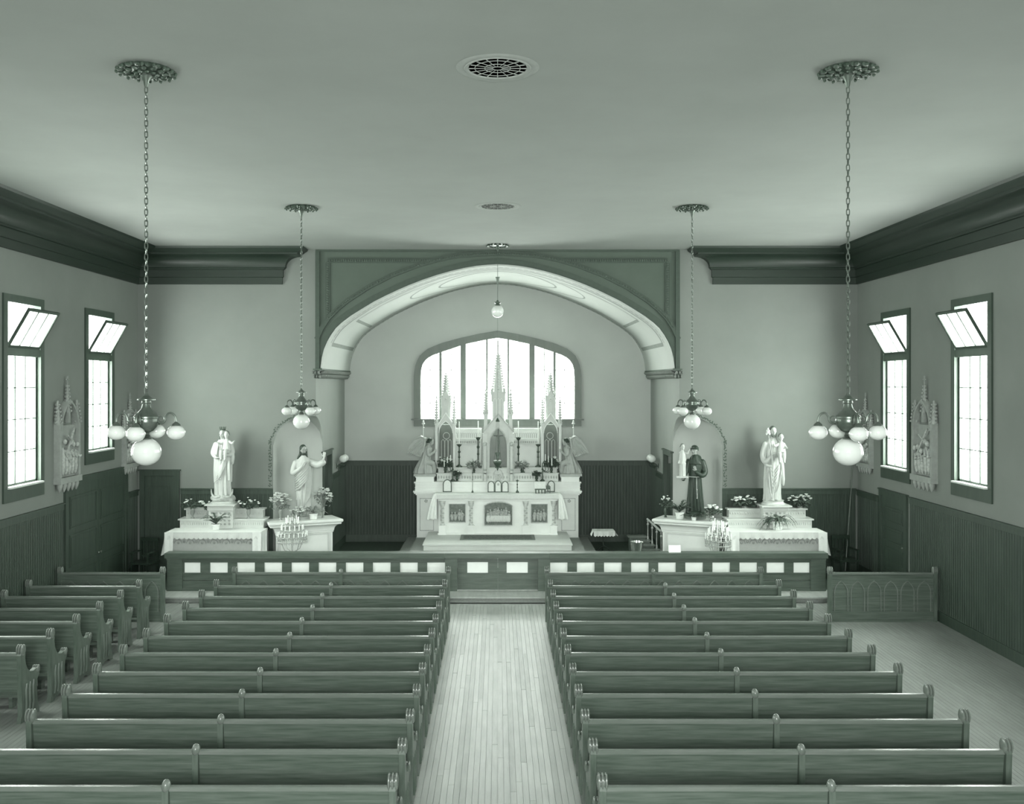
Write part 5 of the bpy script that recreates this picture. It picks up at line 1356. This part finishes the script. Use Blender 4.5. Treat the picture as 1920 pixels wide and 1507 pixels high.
# right side altar
bouquet((px(1395, 22.6), 22.58, 1.667), 'full low bouquet of white flowers left of the lily staff statue', 'glass', .05, .08, .24, .30, 34, .034, 15, 120)
bouquet((px(1499, 22.6), 22.58, 1.667), 'full low bouquet of pale flowers right of the lily staff statue', 'glass', .05, .08, .30, .28, 34, .036, 16, 110, fl='flower_grey')
fern((px(1458, 21.95), 21.95, 1.247), 'spider-like drooping fern in a white pot on the right side altar cloth', 22, .46, .55, .12, .20, 17, up=.75, w=.028)
bouquet((px(1441, 22.04), 22.04, 1.247), 'pale posy before the pedestal on the right side altar', 'glass', .16, .05, .25, .15, 12, .026, 18, 40, dark=False, fl='flower_grey', name='flower_posy')
# high altar flowers
HAF = [(835, 26.10, 'dark bouquet with pale blooms before the left side tower', 19, True, .30, .22, 9), (1034, 26.10, 'dark bouquet with one pale bloom before the right side tower', 20, True, .30, .22, 5),
       (857, 26.02, 'low dark bouquet between left tower and outer left candlestick', 21, True, .18, .12, 5), (1006, 26.02, 'low dark bouquet between right tower and outer right candlestick', 22, True, .18, .12, 5)]
for pc, yy, lb, sd, dk, hh, sp_, nn in HAF:
    bouquet((px(pc, yy), yy, 2.16 if yy > 26.05 else 1.945), lb, 'dark', .14 if yy < 26.05 else .16, .05, hh, sp_, nn, .038, sd, 170 if hh > .2 else 90, dk, 'flower_grey')
for pc, lb, sd in ((889, 'feathery pale spray left of the central tower', 23), (978, 'feathery pale spray right of the central tower', 24)):
    bouquet((px(pc, 26.13), 26.13, 2.158), lb, 'dark', .12, .04, .26, .20, 16, .020, sd, 90, False, 'flower_grey')

# ============================================================ VIGIL CANDLE STANDS
def vigil(pc, Y, rs, base_z, lab, side, small):
    x = px(pc, Y); t = thing('vigil_stand', lab, 'candle stand', (x, Y, PLAT))
    def ringm(r, z, rad=.009): return MB().tube([(x+r*math.cos(2*PI*k/40), Y+r*math.sin(2*PI*k/40), z) for k in range(40)], rad, 6, True)
    MB().lathe([(.16, PLAT), (.15, PLAT+.03), (.03, PLAT+.08), (.018, PLAT+.12), (.016, rs[-1][1]+.05), (.03, rs[-1][1]+.07), (0, rs[-1][1]+.09)], (x, Y), 14).build('stem', 'gilt', t)
    for k in range(4):
        a = PI/4+k*PI/2; c, s_ = math.cos(a), math.sin(a); r = rs[0][0]
        MB().tube([(x+.02*c, Y+.02*s_, rs[0][1]-.35), (x+r*.6*c, Y+r*.6*s_, rs[0][1]-.28), (x+r*.95*c, Y+r*.95*s_, rs[0][1]-.05)], .010, 6).build('support_arm', 'gilt', t)
    r, z = rs[0]
    b = MB(); 
    for dz in (0, -.10): b.tube([(x+r*math.cos(2*PI*k/40), Y+r*math.sin(2*PI*k/40), z+dz) for k in range(40)], .011, 6, True)
    for k in range(40): a = 2*PI*k/40; b.tube([(x+r*math.cos(a), Y+r*math.sin(a), z), (x+r*math.cos(a), Y+r*math.sin(a), z-.13)], .005, 4); b.ell((x+r*math.cos(a), Y+r*math.sin(a), z-.13), .010, 5, 4)
    b.build('basket_ring', 'gilt', t)
    for i, (r, z, nc, hc) in enumerate([(a, b_, c, d) for (a, b_, c, d) in rs3]):
        if i: ringm(r, z).build('tier_ring', 'gilt', t)
        sp_ = MB()
        for k in range(4): a = k*PI/2+i*.3; sp_.tube([(x, Y, z-.01), (x+r*math.cos(a), Y+r*math.sin(a), z)], .006, 5)
        sp_.build('tier_spokes', 'gilt', t)
        cups = MB()
        for k in range(nc):
            a = 2*PI*k/nc+i*.2; cx2, cy2 = x+r*math.cos(a), Y+r*math.sin(a)
            cups.lathe([(.008, z-.005), (.018, z+.008), (.02, z+.025), (.011, z+.025)], (cx2, cy2), 8)
            candle(cx2, cy2, z+.022, hc*R.uniform(.75, 1.1), .010, 'slim white votive candle on the %s vigil stand' % side, 'votive candles on the %s vigil stand' % side)
        cups.build('candle_cups', 'gilt', t)
    return t
rs3 = [(.325, 1.20, 20, .10), (.24, 1.33, 14, .13), (.14, 1.47, 9, .16)]
vigil(548, 21.25, [(.325, 1.20), (.14, 1.47)], 0, 'round brass stand of votive candles before the left wedge altar', 'left', True)
rs3 = [(.28, 1.12, 16, .12), (.22, 1.20, 12, .20), (.12, 1.30, 8, .27)]
vigil(1346.5, 21.25, [(.28, 1.12), (.12, 1.30)], 0, 'round brass stand of votive candles before the right wedge altar', 'right', True)

# ============================================================ LIGHT FITTINGS
def chandelier():
    t = thing('chandelier', 'x', 'chandelier')
    rose = MB().lathe([(0, 0), (.26, 0), (.24, -.015), (.12, -.03), (.05, -.05)], (0, 0), 28).build('ceiling_rose', 'brass_dark', t)
    m = MB()
    for ring_, (r, n_, sz) in enumerate(((.25, 16, .045), (.18, 12, .04), (.10, 9, .03))):
        for k in range(n_):
            a = 2*PI*k/n_+ring_*.2; m.ell((r*math.cos(a), r*math.sin(a), -.025-.012*ring_), (sz, sz*.75, .02), 6, 4, Matrix.Rotation(a, 3, 'Z'))
            if ring_ == 0: m.ell(((r+.035)*math.cos(a+.2), (r+.035)*math.sin(a+.2), -.035), (.018, .018, .022), 5, 4)
    tag(m.build('rose_leaves', 'brass_dark', rose), kind='stuff')
    MB().lathe([(.055, -.04), (.06, -.07), (.03, -.12), (.02, -.17), (.008, -.19)], (0, 0), 14).build('ceiling_cup', 'brass', t)
    z = -.18; k = 0; zend = 4.50-ZC; me = None; pitch = .056; nl = int(round((z-zend)/pitch)); pitch = (z-zend)/nl
    def linkmesh():
        m = MB(); P = []
        for i in range(16):
            a = 2*PI*i/16; P.append((.0155*math.cos(a), 0, .021*math.sin(a)+(.014 if math.sin(a) > 0 else -.014 if math.sin(a) < 0 else 0)))
        return m.tube(P, .0052, 5, True)
    first = None
    for i in range(nl):
        if first is None: first = linkmesh().build('chain_link', 'brass', t); o = first
        else:
            o = bpy.data.objects.new('chain_link', first.data); col.objects.link(o); o.parent = t
        o.location = (0, 0, z-pitch*(i+.5)); o.rotation_euler = (0, 0, 0 if i % 2 else PI/2)
    def Z(v): return v-ZC
    MB().lathe([(0, Z(4.51)), (.012, Z(4.505)), (.02, Z(4.48)), (.055, Z(4.45)), (.088, Z(4.437)), (.088, Z(4.428)), (.045, Z(4.42)), (.048, Z(4.40)), (.040, Z(4.39)), (.044, Z(4.365)), (.052, Z(4.34)), (.085, Z(4.30)), (.115, Z(4.275)), (.126, Z(4.262)), (.126, Z(4.246)), (.118, Z(4.24)), (.116, Z(4.21)), (.12, Z(4.20)), (.105, Z(4.16)), (.07, Z(4.12)), (.032, Z(4.10)), (.03, Z(4.08)), (.04, Z(4.07)), (.03, Z(4.055)), (.055, Z(4.045)), (.06, Z(4.03)), (.055, Z(4.025))], (0, 0), 28).build('body', 'brass', t)
    MB().ell((0, 0, Z(3.905)), (.148, .148, .14), 28, 18).build('large_globe', 'opal', t)
    Rr = .30
    for k in range(4):
        a = 2*PI*k/4; c, s_ = math.cos(a), math.sin(a)
        o = MB(); P = [(.11, 4.22), (.15, 4.195), (.185, 4.215), (.195, 4.26), (.225, 4.295), (.265, 4.29), (.293, 4.255), (Rr, 4.20)]
        limb(o, [(r*c, r*s_, Z(z_)) for r, z_ in P], [.011]*8, 8)
        o = o.build('arm', 'brass', t)
        MB().tube([(.15*c+.03*math.cos(b)*c, .15*s_+.03*math.cos(b)*s_, Z(4.235)+.03*math.sin(b)) for b in [i*.5 for i in range(13)]], .006, 5).build('arm_scroll', 'brass', o)
        MB().lathe([(.012, Z(4.21)), (.02, Z(4.20)), (.035, Z(4.19)), (.045, Z(4.175)), (.042, Z(4.165))], (Rr*c, Rr*s_), 12).build('shade_holder', 'brass', o)
        MB().ell((Rr*c, Rr*s_, Z(4.10)), (.092, .092, .076), 20, 14).build('small_globe', 'opal', t)
    return t
ch = chandelier()
spots = [(-3.55, 9.7, math.radians(-89), 'near left chandelier of brass with opal globes on a long chain'), (3.54, 9.7, math.radians(-91), 'near right chandelier of brass with opal globes on a long chain'),
         (-3.53, 17.27, math.radians(43.5), 'far left chandelier of brass with opal globes, above the left wedge altar'), (3.50, 17.27, math.radians(-43.5), 'far right chandelier of brass with opal globes, above the friar statue')]
for i, (x, y, a, lb) in enumerate(spots):
    if i == 0: ch.location = (x, y, ZC); ch.rotation_euler = (0, 0, a); ch['label'] = lb; ch['group'] = 'four chain-hung chandeliers'
    else: copy_tree(ch, (x, y, ZC), a, lb, 'four chain-hung chandeliers')
# pendant
YP = 22.0
t = thing('pendant_lamp', 'single clear globe pendant on a rod before the crown of the arch', 'lamp', (0, YP, ZC))
m = MB().lathe([(0, ZC), (.25, ZC), (.2, ZC-.02), (.05, ZC-.04), (.02, ZC-.12), (.008, ZC-.15)], (0, YP), 24)
for k in range(14): a = 2*PI*k/14; m.ell((.23*math.cos(a), YP+.23*math.sin(a), ZC-.03), (.045, .04, .02), 6, 4)
m.build('ceiling_rose', 'brass_dark', t)
MB().tube([(0, YP, ZC-.14), (0, YP, 6.48)], .006, 6).lathe([(.05, 7.03), (.035, 6.98), (.02, 6.90), (.012, 6.84)], (0, YP), 10).build('rod', 'brass_dark', t)
MB().lathe([(.015, 6.50), (.03, 6.47), (.075, 6.45), (.075, 6.435), (.045, 6.42), (.05, 6.39), (.07, 6.375)], (0, YP), 16).build('shade_holder', 'brass_dark', t)
MB().ell((0, YP, 6.245), .145, 24, 16).build('globe', 'opal', t)
# sanctuary lamp
YS = 22.35
t = thing('sanctuary_lamp', 'dark hanging sanctuary lamp on thin chains before the high altar', 'lamp', (0, YS, ZC))
MB().tube([(0, YS, ZC), (0, YS, 3.76)], .0035, 5).build('cord', 'brass_dark', t)
MB().lathe([(0, 3.80), (.02, 3.78), (.045, 3.73), (.05, 3.70), (0, 3.70)], (0, YS), 12).build('top_bell', 'brass_dark', t)
for k in range(3):
    a = 2*PI*k/3+.5; c, s_ = math.cos(a), math.sin(a)
    MB().tube([(.03*c, YS+.03*s_, 3.70), (.045*c, YS+.045*s_, 3.3), (.09*c, YS+.09*s_, 2.80)], .004, 5).build('chain', 'brass_dark', t)
MB().lathe([(.035, 2.86), (.03, 2.88), (.065, 2.98), (.062, 2.985), (0, 2.94)], (0, YS), 14).build('glass_cup', 'leaf', t)
MB().lathe([(.095, 2.80), (.10, 2.79), (.10, 2.76), (.085, 2.72), (.05, 2.66), (.02, 2.63), (.025, 2.61), (.008, 2.57), (0, 2.54)], (0, YS), 16).lathe([(.03, 2.86), (.02, 2.80), (.09, 2.78)], (0, YS), 14).build('lamp_body', 'brass_dark', t)
# wall sconces on the chancel jambs
for s in (-1, 1):
    y = 25.75; x = s*JX; z = 2.50
    t = thing('wall_sconce', 'two-globe brass wall sconce on the %s jamb of the chancel arch' % ('left' if s < 0 else 'right'), 'lamp', (x, y, z-.1))
    MB().ell((x-s*.01, y, z-.12), (.012, .05, .07), 10, 6).build('wall_plate', 'brass_dark', t)
    for q in (-1, 1):
        o = MB().tube([(x, y, z-.12), (x-s*.12, y+q*.06, z-.14), (x-s*.20, y+q*.14, z-.10), (x-s*.20, y+q*.15, z-.03)], .010, 6).lathe([(.02, z-.04), (.045, z-.02), (.045, z-.0)], (x-s*.20, y+q*.15), 10).build('arm', 'brass_dark', t)
        MB().ell((x-s*.20, y+q*.15, z+.08), (.105, .105, .10), 16, 10).build('globe', 'opal', t)
# garland stencils beside the niches
for s in (-1, 1):
    m = MB(); rr = random.Random(5)
    for i in range(130):
        t_ = i/129
        if t_ < .45: xx, zz_ = NL+.07, 2.13+(NS+.10-2.13)*t_/.45
        else:
            q = ((t_-.45)/.55)**1.6*tC*.95; e = nE(q); xx = e[0]+.07*(1-q); zz_ = nz_(q)+.09*q+.0
        m.ell((s*(xx+rr.uniform(-.03, .035)), D-.004, zz_+rr.uniform(-.02, .03)), (.022, .006, .014), 5, 3, Matrix.Rotation(rr.uniform(0, 3), 3, 'Y'))
    g = m.build('garland_stencil', 'spandrel', wf); tag(g, kind='stuff')

# ============================================================ STATIONS
def station(x, y, rot, lab, seed, k=1.0):
    t = thing('station_relief', lab, 'relief')
    hw = .42; zt0 = -.0
    # local: z 0 = bottom of panel
    MB().box(-hw, hw, -.04, 0, 0, 1.05).build('back_panel', 'station', t)
    f = MB().box(-hw-.04, -hw+.05, -.12, 0, -.02, 1.1).box(hw-.05, hw+.04, -.12, 0, -.02, 1.1).box(-hw-.05, hw+.05, -.15, 0, -.08, .04).ribbon(pointed(0, hw-.05, .95, 1.0, .5), .05, -.13, 0)
    f.build('gothic_frame', 'station', t)
    for c, h in ((-hw, .62), (0, .75), (hw, .62)):
        m = MB(); z0 = 1.08 if c else 1.30; spire(m, c, -.06, z0, z0+h*.75, .075 if c else .06, True)
        m.box(c-.045, c+.045, -.10, -.01, z0-.2, z0)
        if c == 0: m.box(-.012, .012, -.07, -.05, z0+h*.75, z0+h*.75+.16).box(-.05, .05, -.07, -.05, z0+h*.75+.08, z0+h*.75+.10)
        m.build('spire', 'station', t)
    rr = random.Random(seed); m = MB()
    for i in range(5):
        x0 = -.28+.14*i; h = rr.uniform(.45, .7); m.ell((x0, -.09, .08+h*.4), (.07, .05, h*.42), 10, 8); m.ell((x0+rr.uniform(-.03, .03), -.12, .1+h*.92), (.045, .045, .055), 10, 8)
        m.tube([(x0, -.12, .1+h*.7), (x0+.08, -.15, .1+h*.5), (x0+.14, -.14, .1+h*.55)], .022, 6)
    m.tube([(-.30, -.12, .35), (.22, -.10, .98)], .022, 6).tube([(-.12, -.12, .85), (.12, -.12, .72)], .018, 6)
    m.build('relief_figures', 'relief', t)
    for i in range(5):
        c = -.36+.18*i; MB().lathe([(.05, -.08), (.06, -.12), (.04, -.19), (.012, -.25), (0, -.26)], (c, -.07), 10).build('pendant', 'station', t)
    t.location = (x, y, 2.72); t.rotation_euler = (0, 0, rot); t.scale = (k, k, k); return t
station(-W, 22.2, PI/2, 'pale gothic relief panel on the left wall, nearest the corner', 1, .82)
station(-W, 18.95, PI/2, 'pale gothic relief panel on the left wall, before the open window', 2)
station(W, 22.2, -PI/2, 'pale gothic relief panel on the right wall, nearest the corner', 3, .82)
station(W, 19.10, -PI/2, 'pale gothic relief panel on the right wall, between two windows', 4)

# ============================================================ SMALL FURNITURE
# credence table with scalloped cloth
x, y = px(1131.5, 25.3), 25.3
t = thing('credence_table', 'small dark pedestal table right of the high altar', 'table', (x, y, PLAT))
MB().lathe([(.02, .22), (.02, .66), (.10, .70)], (x, y), 10).box(x-.27, x+.27, y-.2, y+.2, .70, .72).build('top_and_stem', 'dark_wood', t)
for k in range(3):
    a = 2*PI*k/3+PI/2; MB().tube([(x, y, .32), (x+.15*math.cos(a), y+.15*math.sin(a), .25), (x+.24*math.cos(a), y+.24*math.sin(a), PLAT+.02)], .018, 6).build('leg', 'dark_wood', t)
c = thing('credence_cloth', 'small white scalloped cloth on the pedestal table', 'tablecloth', (x, y, .72))
MB().box(x-.28, x+.28, y-.21, y+.21, .721, .729).build('cloth_top', 'cloth', c)
drape(x-.28, x+.28, y-.212, .729, .62, 36, .01, .03, flare=.03).build('front_fall', 'lace', c, fix=False)
for s in (-1, 1): side_fall(s, x+s*.28, y-.21, y+.21, .729, .62, .06, 'cloth').build('side_fall', 'cloth', c, fix=False)
# little stair with brass balusters
t = thing('portable_stair', 'shallow wooden steps with pale turned balusters beside the right wedge altar', 'stairs', (px(1207, 24.1), 24.1, PLAT))
SD = [(24.50, .69, 1178, 1211, 1214), (24.27, .62, 1185, 1219, 1222), (24.02, .55, 1190, 1227, 1230.5), (23.75, .47, 1200, 1237, 1239)]
for k, (Yk, zt_, a0, a1, ab) in enumerate(SD):
    x0, x1 = px(a0, Yk), px(a1, Yk)
    o = MB().box(x0+.04, x1, Yk+.02, Yk+.24, PLAT, zt_-.03).build('step_block', 'rail_wood', t)
    MB().box(x0, x1+.02, Yk-.02, Yk+.24, zt_-.03, zt_).build('tread', 'pew_rail', o)
    xb = px(ab, Yk)+.01; zr = 1.12-.19*k/3
    MB().lathe([(.024, PLAT), (.022, zt_-.02), (.012, zt_+.02), (.012, zr-.16), (.03, zr-.12), (.012, zr-.08), (.028, zr-.04), (0, zr-.01)], (xb, Yk), 10).build('baluster', 'gilt', t)
MB().tube([(px(1214, 24.5), 24.52, 1.13), (px(1239.5, 23.75), 23.72, .93)], .026, 8).build('handrail', 'gilt', t)
MB().box(px(1241, 23.6), px(1248, 23.6), 23.45, 23.55, PLAT, .93).box(px(1240, 23.6), px(1249, 23.6), 23.43, 23.57, .93, .96).build('newel_post', 'rail_wood', t)
# polished pail on a low stool
x, y = px(1192, 23.35), 23.2
t = thing('low_stool', 'low dark round stool under the polished metal tub', 'stool', (x, y, PLAT))
MB().lathe([(.16, .42), (.17, .44), (.17, .46), (0, .46)], (x, y), 20).build('seat', 'dark_wood', t)
for k in range(3):
    a = 2*PI*k/3; MB().tube([(x+.10*math.cos(a), y+.10*math.sin(a), .43), (x+.15*math.cos(a), y+.15*math.sin(a), PLAT)], .018, 6).build('leg', 'dark_wood', t)
t = thing('metal_pail', 'polished metal tub on a stool before the shallow wooden steps', 'tub', (x, y, .46))
MB().lathe([(.11, .46), (.12, .47), (.165, .76), (.175, .77), (.16, .77), (.11, .49), (0, .49)], (x, y), 28).build('tub_wall', 'silver', t)
MB().tube([(x+.17*math.cos(a), y-.02, .76-.10*math.sin(a)-.0) for a in [PI*i/12 for i in range(13)]], .006, 5).build('bail_handle', 'brass_dark', t)
# white card on the rail
x = px(1264.5, 20.75)
t = thing('white_card', 'small blank white folded card standing on the rail cap', 'card', (x, 20.74, RT))
MB().prism([(20.70, RT), (20.74, RT+.15), (20.742, RT+.15), (20.704, RT)], x-.13, x+.13, 'x').build('front_leaf', 'paper', t)
MB().prism([(20.78, RT), (20.742, RT+.15), (20.74, RT+.15), (20.776, RT)], x-.13, x+.13, 'x').build('back_leaf', 'paper', t)
# window pole leaning in the right corner
o = MB().tube([(px(1584, 22.0), 22.0, PLAT+.01), (px(1599, 22.7), 22.68, pz(866, 22.7))], .012, 8)
o.tube([(px(1599, 22.7), 22.68, pz(866, 22.7)), (px(1600, 22.7)+.03, 22.66, pz(864, 22.7)), (px(1600, 22.7)+.02, 22.64, pz(864, 22.7)-.05)], .007, 6)
tag(o.build('window_pole', 'pew_rail'), 'thin pale window pole leaning in the right corner of the nave', 'pole')
# dark chairs beside the side altars
def chair(x, y, rot, lab):
    t = thing('side_chair', lab, 'chair')
    MB().box(-.24, .24, -.22, .24, .42, .46).build('seat', 'dark_wood', t)
    for a in (-.22, .18):
        MB().box(a, a+.04, -.20, -.16, 0, .66).build('leg', 'dark_wood', t); MB().box(a, a+.04, .20, .24, 0, .95).build('leg', 'dark_wood', t)
        MB().box(a-.005, a+.045, -.23, .22, .66, .69).build('armrest', 'dark_wood', t)
    m = MB().box(-.22, .22, .205, .235, .88, .96).box(-.22, .22, .205, .235, .52, .56)
    for k in range(4): m.box(-.15+.09*k, -.12+.09*k, .21, .23, .56, .88)
    m.build('backrest', 'dark_wood', t); MB().box(-.2, .2, -.19, -.17, .18, .21).build('stretcher', 'dark_wood', t)
    t.location = (x, y, PLAT); t.rotation_euler = (0, 0, rot)
chair(7.95, 21.95, .15, 'dark wooden armchair in the shadow right of the right side altar')
chair(-7.95, 21.6, -.2, 'dark wooden armchair in the shadow left of the left side altar')

for o in bpy.data.objects:
    if '_w' in o: del o['_w']
